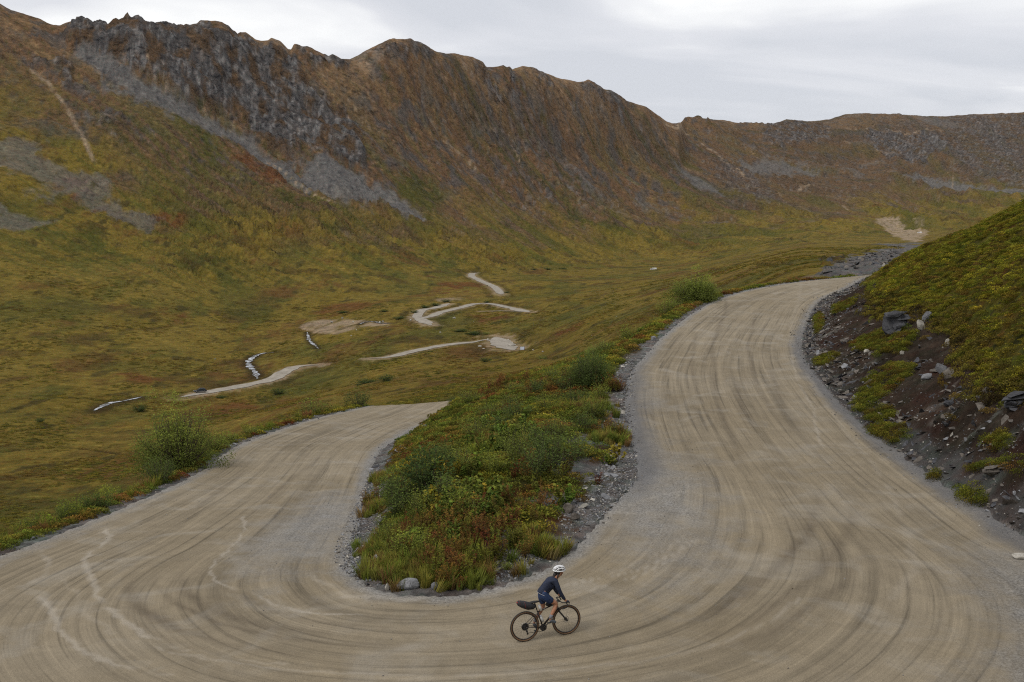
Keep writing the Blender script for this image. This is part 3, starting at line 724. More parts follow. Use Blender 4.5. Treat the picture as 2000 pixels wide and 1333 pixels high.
# ------------------------------------------------------------------ mesh helpers
def link(o, parent=None):
    C.objects.link(o)
    if parent is not None: o.parent = parent
    return o
def mesh_np(name, V, Fq, mat=None, smooth=True):
    me = bpy.data.meshes.new(name); V = np.asarray(V, np.float32); Fq = np.asarray(Fq, np.int32); k = Fq.shape[1]
    me.vertices.add(len(V)); me.vertices.foreach_set('co', V.ravel())
    me.loops.add(Fq.size); me.loops.foreach_set('vertex_index', Fq.ravel())
    me.polygons.add(len(Fq)); me.polygons.foreach_set('loop_start', np.arange(0, Fq.size, k, dtype=np.int32)); me.polygons.foreach_set('loop_total', np.full(len(Fq), k, np.int32))
    if smooth: me.polygons.foreach_set('use_smooth', np.ones(len(Fq), bool))
    me.update(calc_edges=True)
    if mat: me.materials.append(mat)
    return me
def grid_faces(nx, ny, off=0):
    i = np.arange(nx * ny).reshape(nx, ny)
    return np.stack([i[:-1, :-1], i[1:, :-1], i[1:, 1:], i[:-1, 1:]], -1).reshape(-1, 4) + off
def setattr_col(me, name, col):
    at = me.attributes.new(name, 'FLOAT_COLOR', 'POINT'); at.data.foreach_set('color', np.column_stack([col, np.ones(len(col))]).astype(np.float32).ravel())
def setattr_f(me, name, v):
    at = me.attributes.new(name, 'FLOAT', 'POINT'); at.data.foreach_set('value', np.asarray(v, np.float32))
def structure(o): o['kind'] = 'structure'; return o

# ------------------------------------------------------------------ ground sheet
_rows = [np.linspace(6, 14, 24)[:-1], np.exp(np.arange(math.log(14), math.log(150), .0050)), np.exp(np.arange(math.log(150), math.log(450), .0058)),
         np.exp(np.arange(math.log(450), math.log(3300), .0047)), np.exp(np.linspace(math.log(3320), math.log(9000), 24))]
GY = np.concatenate(_rows)
_core = np.arange(-.56, .5601, .00128)
_side = np.array([.58, .61, .65, .7, .76, .83, .9, 1.0, 1.1, 1.25, 1.5, 1.9, 2.5, 3.5, 5, 7])
GA = np.concatenate([-_side[::-1], _core, _side])
AA, YY = np.meshgrid(GA, GY, indexing='ij')
XX = (AA * YY).ravel(); YF = YY.ravel()
MK = masks(XX, YF)
ZZ = ground_height(XX, YF, MK)
ALB, RGH = ground_albedo(XX, YF, MK)
_bx, _by = np.meshgrid(np.linspace(-150, 150, 101), np.concatenate([np.linspace(-80, 6.2, 40)]), indexing='ij')
_bx = _bx.ravel(); _by = _by.ravel()
_MK0 = {k: np.zeros(_bx.shape) for k in MK}
_bz = ground_height(_bx, _by, _MK0); _bc, _br = ground_albedo(_bx, _by, _MK0)
V = np.concatenate([np.column_stack([XX, YF, ZZ]), np.column_stack([_bx, _by, _bz - .02])])
Fq = np.concatenate([grid_faces(len(GA), len(GY)), grid_faces(101, 40, len(XX))])
gme = mesh_np('ground', V, Fq, ground_material())
setattr_col(gme, 'albedo', np.concatenate([ALB, _bc])); setattr_f(gme, 'rough', np.concatenate([RGH, _br]))
ground = structure(link(bpy.data.objects.new('ground', gme)))

def G(x, y):
    x = np.atleast_1d(np.asarray(x, float)); y = np.atleast_1d(np.asarray(y, float))
    return ground_height(x, y, masks_cached(x, y))
def masks_cached(x, y):
    """nearest ground sheet vertex's masks"""
    yy = np.maximum(y, 6.0); ia = np.clip(np.searchsorted(GA, x / yy), 0, len(GA) - 1); iy = np.clip(np.searchsorted(GY, yy), 0, len(GY) - 1)
    k = ia * len(GY) + iy
    return {n: v[k] for n, v in MK.items()}
def sheet_z(x, y):
    """height of the built ground sheet"""
    x = np.atleast_1d(np.asarray(x, float)); y = np.atleast_1d(np.asarray(y, float)); yy = np.maximum(y, 6.0); a = x / yy
    i = np.clip(np.searchsorted(GA, a) - 1, 0, len(GA) - 2); j = np.clip(np.searchsorted(GY, yy) - 1, 0, len(GY) - 2)
    tx = np.clip((a - GA[i]) / (GA[i + 1] - GA[i]), 0, 1); ty = np.clip((yy - GY[j]) / (GY[j + 1] - GY[j]), 0, 1); n = len(GY); Z = ZZ
    return (Z[i * n + j] * (1 - tx) + Z[(i + 1) * n + j] * tx) * (1 - ty) + (Z[i * n + j + 1] * (1 - tx) + Z[(i + 1) * n + j + 1] * tx) * ty

# ------------------------------------------------------------------ hairpin road surface
def road_material():
    m, nt, o = new_mat('packed_gravel')
    b = node(nt, 'ShaderNodeBsdfPrincipled'); b.inputs['Roughness'].default_value = .92; b.inputs['Specular IOR Level'].default_value = .2
    uv = node(nt, 'ShaderNodeAttribute', attribute_name='track'); cr = node(nt, 'ShaderNodeAttribute', attribute_name='crush'); rl = node(nt, 'ShaderNodeAttribute', attribute_name='rill')
    geo = node(nt, 'ShaderNodeNewGeometry')
    def st(sx, sy, scale, det, rough=.55, dist=0., off=0.):
        mp = node(nt, 'ShaderNodeMapping'); mp.inputs['Scale'].default_value = (sx, sy, 1); mp.inputs['Location'].default_value = (off, off, 0); nt.links.new(uv.outputs['Vector'], mp.inputs[0])
        return noise(nt, mp.outputs[0], scale, det, rough, dist)
    base = mixc(nt, ramp(nt, noise(nt, geo.outputs['Position'], .16, 4).outputs['Fac'], [(.35, 0.), (.65, 1.)]), (.212, .170, .110), (.250, .206, .142))
    wide = st(.03, 1.1, 1., 3, .6, .3); fine = st(.07, 4.5, 1., 5, .65, .5, 7.); hair = st(.25, 16, 1., 4, .7, .3, 3.)
    c = mixc(nt, 1., base, ramp(nt, wide.outputs['Fac'], [(.30, .76), (.45, .97), (.62, 1.06)]), 'MULTIPLY')
    c = mixc(nt, .9, c, ramp(nt, fine.outputs['Fac'], [(.34, .54), (.44, .92), (.55, 1.03), (.7, 1.18)]), 'MULTIPLY')
    c = mixc(nt, .8, c, ramp(nt, hair.outputs['Fac'], [(.3, .82), (.5, 1.), (.72, 1.13)]), 'MULTIPLY')
    damp = node(nt, 'ShaderNodeAttribute', attribute_name='damp')
    c = mixc(nt, damp.outputs['Fac'], c, (.088, .067, .044))
    pale = noise(nt, geo.outputs['Position'], .45, 5, .6, .8)
    c = mixc(nt, mathn(nt, 'MULTIPLY', ramp(nt, pale.outputs['Fac'], [(.5, 0.), (.68, 1.)]), .28), c, (.36, .335, .29))
    grit = noise(nt, geo.outputs['Position'], 16, 4, .75)
    shc = mixc(nt, ramp(nt, grit.outputs['Fac'], [(.38, 0.), (.62, 1.)]), (.115, .108, .100), (.31, .295, .27))
    edge = mathn(nt, 'ADD', cr.outputs['Fac'], mathn(nt, 'MULTIPLY', mathn(nt, 'SUBTRACT', noise(nt, geo.outputs['Position'], .8, 5, .65).outputs['Fac'], .5), 1.0))
    c = mixc(nt, ramp(nt, edge, [(.25, 0.), (.85, .95)]), c, shc)
    dark = node(nt, 'ShaderNodeAttribute', attribute_name='bluegravel')
    c = mixc(nt, mathn(nt, 'MULTIPLY', dark.outputs['Fac'], ramp(nt, grit.outputs['Fac'], [(.3, 1.), (.75, .55)])), c, (.108, .106, .108))
    c = mixc(nt, mathn(nt, 'MULTIPLY', rl.outputs['Fac'], .52), c, (.43, .385, .32))
    mot = noise(nt, geo.outputs['Position'], 1.1, 7, .72, .6)
    c = mixc(nt, .9, c, ramp(nt, mot.outputs['Fac'], [(.3, .85), (.5, 1.), (.7, 1.13)]), 'MULTIPLY')
    gr2 = noise(nt, geo.outputs['Position'], 34, 3, .8)
    c = mixc(nt, .8, c, ramp(nt, gr2.outputs['Fac'], [(.3, .72), (.5, 1.), (.7, 1.28)]), 'MULTIPLY')
    nt.links.new(c, b.inputs['Base Color'])
    h = mathn(nt, 'ADD', mathn(nt, 'MULTIPLY', grit.outputs['Fac'], .035), mathn(nt, 'MULTIPLY', fine.outputs['Fac'], .05))
    h = mathn(nt, 'ADD', h, mathn(nt, 'MULTIPLY', gr2.outputs['Fac'], .02))
    bp = node(nt, 'ShaderNodeBump', i_Strength=.55, i_Distance=1.0); nt.links.new(h, bp.inputs['Height']); nt.links.new(bp.outputs[0], b.inputs['Normal'])
    nt.links.new(b.outputs[0], o.inputs['Surface']); return m

def _match(PI, PO, n):
    """pair the two edges so that cross lines stay square to the road"""
    keysI = [0, .155, .25, .33, .385, .425, .47, .56, .70, .85, 1]; return None
NS, NT = 900, 150
# pairing by projecting both edges on common stations: station list given as matching plan points
_ci = np.array([[10,110],[-1.4,83],[-6.5,69],[-7.2,54],[-5.8,40],[-5.0,30.5],[-4.4,27.8],[-2.6,26.2],[-0.7,26.1],[.9,27.5],[2.2,30],[3.2,33.6],[4.9,41.8],[5.4,49.6],[6.6,58.4],[11.1,73.7],[16.7,89.8],[30.4,110.6],[42.6,119.8],[64,134]])
_co = np.array([[2,115],[-10.6,87],[-14.6,71],[-15.9,56],[-15.4,40],[-16.8,28],[-15,19.5],[-9,14.6],[0,12.6],[8,13.6],[13.5,18],[16,24.5],[15.6,37],[16.4,46],[17.5,56.5],[21.5,75],[27.8,93.5],[37,108.5],[44.5,118.6],[63,127.5]])
def _arc_unused(Pl): return np.concatenate([[0], np.cumsum(np.linalg.norm(np.diff(Pl[:, :2], axis=0), axis=1))])
def _stat(Pl, K):
    s = _arc(Pl); return np.array([s[int(np.argmin(np.hypot(Pl[:, 0] - k[0], Pl[:, 1] - k[1])))] for k in K])
sI, sO = _stat(EI, _ci), _stat(EO, _co)
_mid = (sI + sO) / 2; _tn = (_mid - _mid[0]) / (_mid[-1] - _mid[0])
_T = np.linspace(0, 1, 1500)
# denser near the camera
_den = 1.0 / np.maximum(np.interp(pchip(_tn, sI, _T), _arc(EI), EI[:, 1]), 18)
_cd = np.cumsum(_den); TT = np.interp(np.linspace(0, 1, NS), (_cd - _cd[0]) / (_cd[-1] - _cd[0]), _T)
aI, aO = pchip(_tn, sI, TT), pchip(_tn, sO, TT)
RI = np.stack([np.interp(aI, _arc(EI), EI[:, k]) for k in range(3)], 1); RO = np.stack([np.interp(aO, _arc(EO), EO[:, k]) for k in range(3)], 1)
W = np.linspace(-.015, 1.015, NT)
RX = RI[:, None, 0] * (1 - W) + RO[:, None, 0] * W; RY = RI[:, None, 1] * (1 - W) + RO[:, None, 1] * W
RX0, RY0 = RX.ravel(), RY.ravel()
RZ = base_height(RX0, RY0)
width = np.linalg.norm((RO - RI)[:, :2], axis=1)
along = np.concatenate([[0], np.cumsum(np.linalg.norm(np.diff((RI + RO)[:, :2] / 2, axis=0), axis=1))])
tv = (W[None, :] * np.mean(width) * np.ones((NS, 1))).ravel(); tu = (along[:, None] * np.ones((1, NT))).ravel()
din = (W[None, :] * width[:, None]).ravel(); dout = ((1 - W)[None, :] * width[:, None]).ravel()
RZ = RZ + .035 * perlin(tu / 9, tv / 1.2, 131) * sstep(0, 1.5, np.minimum(din, dout)) + .02 * perlin(tu / 3, tv / .35, 132) + .02 * fbm(RX0 / .5, RY0 / .5, 2, 133) * (1 - sstep(.5, 2, np.minimum(din, dout))) + .012
RZ = RZ - .10 * (1 - sstep(-.1, .25, np.minimum(din, dout) + .25 * perlin(tu / .7, tv * 0, 134)))
rme = mesh_np('gravel_road', np.column_stack([RX0, RY0, RZ]), grid_faces(NS, NT)[:, ::-1], road_material())
at = rme.attributes.new('track', 'FLOAT_VECTOR', 'POINT'); at.data.foreach_set('vector', np.column_stack([tu, tv, tv * 0]).astype(np.float32).ravel())
hairp = RY0 < 48
# crushed grey shoulder: wide on the inside of the bend, along the foot of the cut and along the outside of the bend
crush = (1 - sstep(.0, 1.3, din)) * .9
_gi = np.exp(-((RX0 - 4.5) / 3.2) ** 2 - ((RY0 - 36) / 11) ** 2)
crush = np.maximum(crush, _gi * .75 * (din < 6)); crush = np.maximum(crush, np.exp(-((RX0 + 7) / 2.0) ** 2 - ((RY0 - 36) / 9) ** 2) * .8)
crush = np.maximum(crush, (1 - sstep(.2, 1.2, dout)) * .7)
crush = np.maximum(crush, np.where((RX0 > 4), (1 - sstep(3.2, 6.8, dout - 1.2 * fbm(RX0 / 3, RY0 / 3, 2, 135))) * .72 * sstep(33, 26, RY0), 0))
crush = np.maximum(crush, (1 - sstep(.4, 2.0, dout)) * .5 * (RX0 < -8) * (RY0 < 42))
crush = np.maximum(crush, np.exp(-((RX0 - 6.8) / 1.4) ** 2) * sstep(44, 50, RY0) * sstep(75, 62, RY0) * .5)
setattr_f(rme, 'crush', crush)
blue = (1 - sstep(.35, 1.25, dout + .5 * fbm(RX0 / 2, RY0 / 2, 3, 136))) * (RX0 > 12) * sstep(95, 60, RY0) * sstep(24, 29, RY0)
blue = np.maximum(blue, (1 - sstep(.5, 1.5, din + .4 * fbm(RX0 / 1.5, RY0 / 1.5, 3, 137))) * (RX0 > 2.5) * sstep(33, 37, RY0) * sstep(72, 50, RY0))
setattr_f(rme, 'bluegravel', blue * .9)
def road_px(pxy):
    out = []
    for px, py in densify(pxy, 8):
        z = 0.0
        for _ in range(5):
            x, y, _q = pz(px, py, z); z = float(base_height(np.array([x]), np.array([y]))[0])
        out.append((x, y))
    return np.array(out)
rill = np.zeros(RX0.shape)
for pl, wd, s in [([(208,1032),(214,1048),(200,1065),(178,1080),(166,1098),(166,1120),(180,1133),(190,1150),(194,1170),(205,1185),(240,1215),(285,1248)], .16, 1.), ([(75,1165),(100,1190),(112,1225),(140,1255),(190,1285),(260,1308),(330,1322)], .14, 1.),
   ([(75,1075),(92,1100),(92,1120),(60,1140)], .14, .7), ([(478,1010),(478,1040),(448,1075),(420,1098),(410,1112),(420,1135),(450,1148),(500,1165),(560,1190),(640,1202),(720,1203)], .09, 1.),
   ([(1100,1145),(1180,1130),(1250,1115),(1320,1080),(1362,1060)], .08, .7), ([(1100,1168),(1180,1146),(1240,1128),(1300,1100),(1340,1062),(1410,1042)], .07, .7), ([(1110,1140),(1200,1120),(1300,1075),(1345,1040)], .07, .5),
   ([(600,1120),(680,1165),(800,1172),(900,1160),(1040,1150)], .22, .6), ([(1545,700),(1560,750),(1590,800),(1592,830),(1605,870),(1615,905)], .10, .7), ([(1575,730),(1640,830),(1700,900),(1740,960),(1770,1040),(1790,1110),(1740,1170)], .22, .35),
   ([(300,1268),(420,1290),(560,1310),(800,1322),(1000,1318),(1250,1295),(1400,1260),(1500,1215),(1560,1170)], .10, .6), ([(240,1215),(320,1260),(430,1285),(560,1298)], .08, .5), ([(1225,990),(1290,968),(1330,960)], .12, .6), ([(1240,1005),(1180,1000)], .15, .5),
   ([(1640,540),(1600,560),(1560,590),(1545,640),(1548,700)], .3, .25), ([(1340,640),(1410,600),(1500,570)], .3, .2), ([(120,1130),(150,1160),(170,1200),(220,1240)], .12, .4)]:
    Q = road_px(pl)
    wd *= .5; s *= .8; wob = .16 * fbm(RX0 / .8, RY0 / .8, 4, 138)
    d, _ = polydist(RX0 + wob, RY0 + wob, Q, wd * 6 + .5)
    rill = np.maximum(rill, s * sstep(-.55, .25, perlin(RX0 / 1.1, RY0 / 1.1, 140) + .2) * (1 - sstep(.4, 1.6, d / wd * (.8 + .8 * np.abs(perlin(RX0 / .5, RY0 / .5, 139))))))
setattr_f(rme, 'rill', rill)
damp = np.zeros(RX0.shape)
for pl, wd, s in [([(330,1085),(265,1110),(250,1150),(270,1190),(340,1230),(440,1260),(580,1280),(720,1290)], .32, .62), ([(375,1092),(352,1120),(365,1160),(420,1195),(520,1225),(640,1240),(800,1252)], .3, .6), ([(640,1130),(560,1120),(480,1125)], .25, .3),
   ([(400,1110),(440,1150),(500,1180),(600,1215),(760,1232),(960,1240)], .2, .55), ([(300,1090),(300,1140),(340,1180),(430,1220),(560,1248),(720,1266),(900,1275)], .16, .5), ([(430,1100),(470,1135),(560,1172),(680,1200),(800,1212)], .14, .5), ([(220,1140),(235,1190),(300,1240),(420,1280),(600,1308)], .2, .4), ([(1120,1262),(1280,1250),(1420,1212),(1520,1150)], .16, .5), ([(1100,1290),(1300,1272),(1470,1215),(1590,1120),(1640,1020)], .2, .45), ([(1000,1310),(1300,1300),(1500,1240),(1650,1140),(1720,1030)], .25, .35), ([(1360,640),(1350,720),(1370,800)], .25, .3), ([(1480,600),(1460,680),(1480,760),(1540,850)], .25, .35), ([(1420,600),(1390,680),(1400,780),(1440,880),(1460,960)], .25, .3), ([(500,900),(400,980),(330,1040)], .3, .3), ([(640,880),(540,960),(450,1040)], .3, .3), ([(1200,1262),(1340,1225),(1430,1180),(1510,1115),(1575,1050),(1595,990),(1600,930)], .35, .5), ([(1290,1290),(1420,1240),(1530,1180),(1620,1100),(1670,1010),(1660,930)], .35, .35), ([(1100,1230),(1250,1190),(1350,1150)], .25, .35),
   ([(1430,720),(1450,800),(1490,860)], .3, .3), ([(1500,700),(1530,800),(1560,880)], .3, .25)]:
    wd *= .62; s = min(1, s * 1.0); Q = road_px(pl); d, s_ = polydist(RX0, RY0, Q, wd * 5 + .5)
    L = _arc(Q)[-1]; e = sstep(0, 7, s_) * sstep(0, 8, L - s_)
    damp = np.maximum(damp, s * np.exp(-(d / wd) ** 2) * e * (.85 + .3 * perlin(tu / 7, tv / .4, 141)))
setattr_f(rme, 'damp', np.clip(damp * 1.3, 0, .85))
gravel_road = structure(link(bpy.data.objects.new('gravel_road', rme)))

# ------------------------------------------------------------------ valley roads and streams as sheets on the ground
def ribbon(name, L, w, lift, mat, jag=.15, nacross=5):
    L = resample(L, max(8, int(_arc(L)[-1] / 1.5)))
    T = np.gradient(L[:, :2], axis=0); T /= np.linalg.norm(T, axis=1)[:, None] + 1e-9; N = np.stack([-T[:, 1], T[:, 0]], 1)
    n = len(L); s = np.arange(n)
    hw = w / 2 * (1 + jag * perlin(s / 4.0, s * 0, 151)[:, None]); o = np.linspace(-1, 1, nacross)[None, :]
    taper = np.minimum(1, np.minimum(s, n - 1 - s) / 9.0 + .12)[:, None]
    X = L[:, :1] + N[:, :1] * hw * o * taper; Y = L[:, 1:2] + N[:, 1:] * hw * o * taper
    Z = sheet_z(X.ravel(), Y.ravel()) + lift
    me = mesh_np(name, np.column_stack([X.ravel(), Y.ravel(), Z]), grid_faces(n, nacross)[:, ::-1], mat)
    return structure(link(bpy.data.objects.new(name, me)))
def vroad_material():
    m, nt, o = new_mat('pale_gravel')
    b = node(nt, 'ShaderNodeBsdfPrincipled'); b.inputs['Roughness'].default_value = .95
    geo = node(nt, 'ShaderNodeNewGeometry'); n = noise(nt, geo.outputs['Position'], .35, 6, .6)
    nt.links.new(mixc(nt, ramp(nt, n.outputs['Fac'], [(.35, 0.), (.65, 1.)]), (.22, .19, .15), (.33, .295, .24)), b.inputs['Base Color'])
    nt.links.new(b.outputs[0], o.inputs['Surface']); return m
def stream_material():
    m, nt, o = new_mat('white_water')
    b = node(nt, 'ShaderNodeBsdfPrincipled'); geo = node(nt, 'ShaderNodeNewGeometry'); n = noise(nt, geo.outputs['Position'], .5, 6, .7)
    f = ramp(nt, n.outputs['Fac'], [(.46, 0.), (.62, 1.)])
    nt.links.new(mixc(nt, f, (.06, .065, .07), (.56, .58, .62)), b.inputs['Base Color'])
    nt.links.new(ramp(nt, f, [(0., .08), (1., .8)]), b.inputs['Roughness'])
    bp = node(nt, 'ShaderNodeBump', i_Strength=.6, i_Distance=.4); nt.links.new(n.outputs['Fac'], bp.inputs['Height']); nt.links.new(bp.outputs[0], b.inputs['Normal'])
    nt.links.new(b.outputs[0], o.inputs['Surface']); return m
VRM, SWM = vroad_material(), stream_material()
for L, w in vroad_lines: ribbon('valley_road', L, w * .92, .14, VRM, .28)
for L, w in stream_lines: ribbon('mountain_stream', L, w, .14, SWM, 1.1)
# ------------------------------------------------------------------ plants
def leaf_material(name, col=None, trans=.3, var=.45):
    m, nt, o = new_mat(name)
    if col is None:
        at = node(nt, 'ShaderNodeAttribute', attribute_name='tint', attribute_type='INSTANCER'); base = at.outputs['Color']
    else:
        rgb = node(nt, 'ShaderNodeRGB'); rgb.outputs[0].default_value = (*[2.0 * q for q in col], 1); base = rgb.outputs[0]
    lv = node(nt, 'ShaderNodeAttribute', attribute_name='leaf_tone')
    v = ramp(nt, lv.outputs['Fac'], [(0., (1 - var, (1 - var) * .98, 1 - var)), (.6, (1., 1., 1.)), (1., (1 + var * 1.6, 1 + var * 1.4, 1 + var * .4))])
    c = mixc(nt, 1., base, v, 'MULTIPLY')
    d = node(nt, 'ShaderNodeBsdfDiffuse'); t = node(nt, 'ShaderNodeBsdfTranslucent'); mx = node(nt, 'ShaderNodeMixShader'); mx.inputs[0].default_value = trans
    nt.links.new(c, d.inputs[0]); nt.links.new(c, t.inputs[0]); nt.links.new(d.outputs[0], mx.inputs[1]); nt.links.new(t.outputs[0], mx.inputs[2]); nt.links.new(mx.outputs[0], o.inputs['Surface'])
    return m
LEAF = leaf_material('leaf_tinted'); STEM = simple_mat('twig_bark', (.075, .055, .035), .9)

def leaves_mesh(c, d, n, L, Wd, tone):
    """kite shaped leaves: centre c, direction d, normal n"""
    s = np.cross(d, n); s /= np.linalg.norm(s, axis=1)[:, None] + 1e-9
    L = L[:, None]; Wd = Wd[:, None]
    v = np.stack([c - d * L * .5, c + s * Wd * .5 - d * L * .05 + n * Wd * .12, c + d * L * .5, c - s * Wd * .5 - d * L * .05 + n * Wd * .12], 1).reshape(-1, 3)
    f = np.arange(len(c) * 4).reshape(-1, 4); return v, f, np.repeat(tone, 4)
def unit(a): return a / (np.linalg.norm(a, axis=-1, keepdims=True) + 1e-9)
def rnd(n, k=3): return rng.normal(size=(n, k))

def stems_geo(paths, r0):
    V, Fc = [], []; b = 0
    for p in paths:
        m = len(p)
        for i, q in enumerate(p):
            r = r0 * (1 - .8 * i / (m - 1))
            for k in range(3):
                an = 2 * math.pi * k / 3; V.append((q[0] + r * math.cos(an), q[1] + r * math.sin(an), q[2]))
        for i in range(m - 1):
            for k in range(3): Fc.append((b + i * 3 + k, b + i * 3 + (k + 1) % 3, b + (i + 1) * 3 + (k + 1) % 3, b + (i + 1) * 3 + k))
        b += m * 3
    return np.array(V), np.array(Fc)

def plant_mesh(name, nst=26, per=26, h=1., spread=.55, leaf=(.075, .03), r0=.008, lo=.15, jit=.07, up=.5, leafmat=None, stems=True, narrow=0.):
    paths = []; C_, D_, T_ = [], [], []
    for i in range(nst):
        an = rng.uniform(0, 2 * math.pi); out = spread * math.sqrt(rng.uniform(0, 1)); hh = h * rng.uniform(.6, 1.05) * (1 - .35 * (out / max(spread, 1e-3)) ** 2)
        p = []
        for k in range(5):
            t = k / 4; rr = out * t ** .8; p.append((rr * math.cos(an) + .02 * rng.normal() * t, rr * math.sin(an) + .02 * rng.normal() * t, hh * t ** (1.1)))
        p = np.array(p); paths.append(p)
        t = lo + (1 - lo) * rng.uniform(0, 1, per) ** .75
        q = np.stack([np.interp(t, np.linspace(0, 1, 5), p[:, k]) for k in range(3)], 1) + rng.normal(size=(per, 3)) * jit * h
        q[:, 2] = np.maximum(q[:, 2], .02)
        C_.append(q); dd = rnd(per); dd[:, 2] = dd[:, 2] * .6 + up; dd[:, :2] += np.array([math.cos(an), math.sin(an)]) * .6; D_.append(unit(dd))
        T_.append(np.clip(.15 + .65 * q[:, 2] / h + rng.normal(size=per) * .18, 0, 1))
    C_, D_, T_ = np.concatenate(C_), np.concatenate(D_), np.concatenate(T_); n = len(C_)
    v, f, tone = leaves_mesh(C_, D_, unit(rnd(n) + np.array([0, 0, 1.1])), leaf[0] * rng.uniform(.7, 1.3, n), leaf[1] * rng.uniform(.7, 1.3, n), T_)
    if stems:
        sv, sf = stems_geo(paths, r0); me = mesh_np(name, np.concatenate([v, sv]), np.concatenate([f, sf + len(v)]), leafmat or LEAF, smooth=False); me.materials.append(STEM)
        mi = np.zeros(len(f) + len(sf), np.int32); mi[len(f):] = 1; me.polygons.foreach_set('material_index', mi); tone = np.concatenate([tone, np.full(len(sv), .5)])
    else: me = mesh_np(name, v, f, leafmat or LEAF, smooth=False)
    setattr_f(me, 'leaf_tone', tone); return me

def split_plant(name, **kw):
    """crown and stems as two meshes, for shrubs that stand as things"""
    me = plant_mesh(name, **kw); return me

def hummock_mesh(name, n=230, r=.36, h=.2, leaf=(.06, .035)):
    an = rng.uniform(0, 2 * math.pi, n); rr = r * np.sqrt(rng.uniform(0, 1, n)); z = h * np.sqrt(np.maximum(0, 1 - (rr / r) ** 2)) * rng.uniform(.35, 1.05, n)
    c = np.stack([rr * np.cos(an), rr * np.sin(an), z], 1); d = unit(rnd(n) * .7 + np.stack([np.cos(an), np.sin(an), np.full(n, .8)], 1))
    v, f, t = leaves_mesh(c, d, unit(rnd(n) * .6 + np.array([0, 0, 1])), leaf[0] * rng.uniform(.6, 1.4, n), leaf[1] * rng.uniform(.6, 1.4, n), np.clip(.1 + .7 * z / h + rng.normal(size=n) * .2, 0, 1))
    me = mesh_np(name, v, f, LEAF, smooth=False); setattr_f(me, 'leaf_tone', t); return me
def grass_mesh(name, n=70, h=.5, r=.18, w=.012):
    an = rng.uniform(0, 2 * math.pi, n); rr = r * np.sqrt(rng.uniform(0, 1, n)); hh = h * rng.uniform(.5, 1.1, n)
    c0 = np.stack([rr * np.cos(an), rr * np.sin(an), np.zeros(n)], 1); lean = np.stack([np.cos(an), np.sin(an), np.zeros(n)], 1) * (hh * rng.uniform(.1, .5, n))[:, None]
    c1 = c0 + lean * .35 + np.array([0, 0, 1]) * (hh * .6)[:, None]; c2 = c0 + lean + np.array([0, 0, 1]) * hh[:, None]; s = np.stack([-np.sin(an), np.cos(an), np.zeros(n)], 1) * w
    v = np.stack([c0 - s, c0 + s, c1 + s * .8, c1 - s * .8, c2], 1).reshape(-1, 3); i = np.arange(n)[:, None] * 5
    f = np.concatenate([i + np.array([[0, 1, 2, 3]]), i + np.array([[3, 2, 4, 4]])])
    fq = f[:n]; ft = f[n:, :3]
    me = bpy.data.meshes.new(name); me.from_pydata(v.tolist(), [], fq.tolist() + ft.tolist()); me.materials.append(LEAF)
    setattr_f(me, 'leaf_tone', np.tile([.2, .2, .6, .6, .9], n)); return me

def proto(me):
    return bpy.data.objects.new(me.name, me)
def proto_collection(name, meshes):
    c = bpy.data.collections.new(name)
    for m_ in meshes: c.objects.link(proto(m_))
    return c

def scatter(name, coll, npick, pos, rot, scale, tint, label, cat):
    n = len(pos)
    me = bpy.data.meshes.new(name); me.vertices.add(n); me.vertices.foreach_set('co', np.asarray(pos, np.float32).ravel())
    a = me.attributes.new('turn', 'FLOAT_VECTOR', 'POINT'); a.data.foreach_set('vector', np.asarray(rot, np.float32).ravel())
    a = me.attributes.new('size', 'FLOAT_VECTOR', 'POINT'); sc = np.asarray(scale, np.float32); sc = np.repeat(sc[:, None], 3, 1) if sc.ndim == 1 else sc
    a.data.foreach_set('vector', sc.ravel())
    a = me.attributes.new('pick', 'INT', 'POINT'); a.data.foreach_set('value', rng.integers(0, npick, n).astype(np.int32))
    setattr_col(me, 'tint', np.asarray(tint))
    o = link(bpy.data.objects.new(name, me))
    ng = bpy.data.node_groups.new(name, 'GeometryNodeTree')
    ng.interface.new_socket('Geometry', in_out='INPUT', socket_type='NodeSocketGeometry'); ng.interface.new_socket('Geometry', in_out='OUTPUT', socket_type='NodeSocketGeometry')
    N, Lk = ng.nodes, ng.links
    gi, go = N.new('NodeGroupInput'), N.new('NodeGroupOutput'); ip = N.new('GeometryNodeInstanceOnPoints'); ci = N.new('GeometryNodeCollectionInfo')
    ci.inputs['Collection'].default_value = coll; ci.inputs['Separate Children'].default_value = True; ci.inputs['Reset Children'].default_value = True
    def na(nm, ty):
        q = N.new('GeometryNodeInputNamedAttribute'); q.data_type = ty; q.inputs['Name'].default_value = nm; return q.outputs['Attribute']
    Lk.new(gi.outputs[0], ip.inputs['Points']); Lk.new(ci.outputs[0], ip.inputs['Instance']); ip.inputs['Pick Instance'].default_value = True
    Lk.new(na('pick', 'INT'), ip.inputs['Instance Index'])
    e = N.new('FunctionNodeEulerToRotation'); Lk.new(na('turn', 'FLOAT_VECTOR'), e.inputs[0]); Lk.new(e.outputs[0], ip.inputs['Rotation']); Lk.new(na('size', 'FLOAT_VECTOR'), ip.inputs['Scale'])
    Lk.new(ip.outputs[0], go.inputs[0])
    md = o.modifiers.new('scatter', 'NODES'); md.node_group = ng
    o['kind'] = 'stuff'; o['label'] = label; o['category'] = cat
    return o

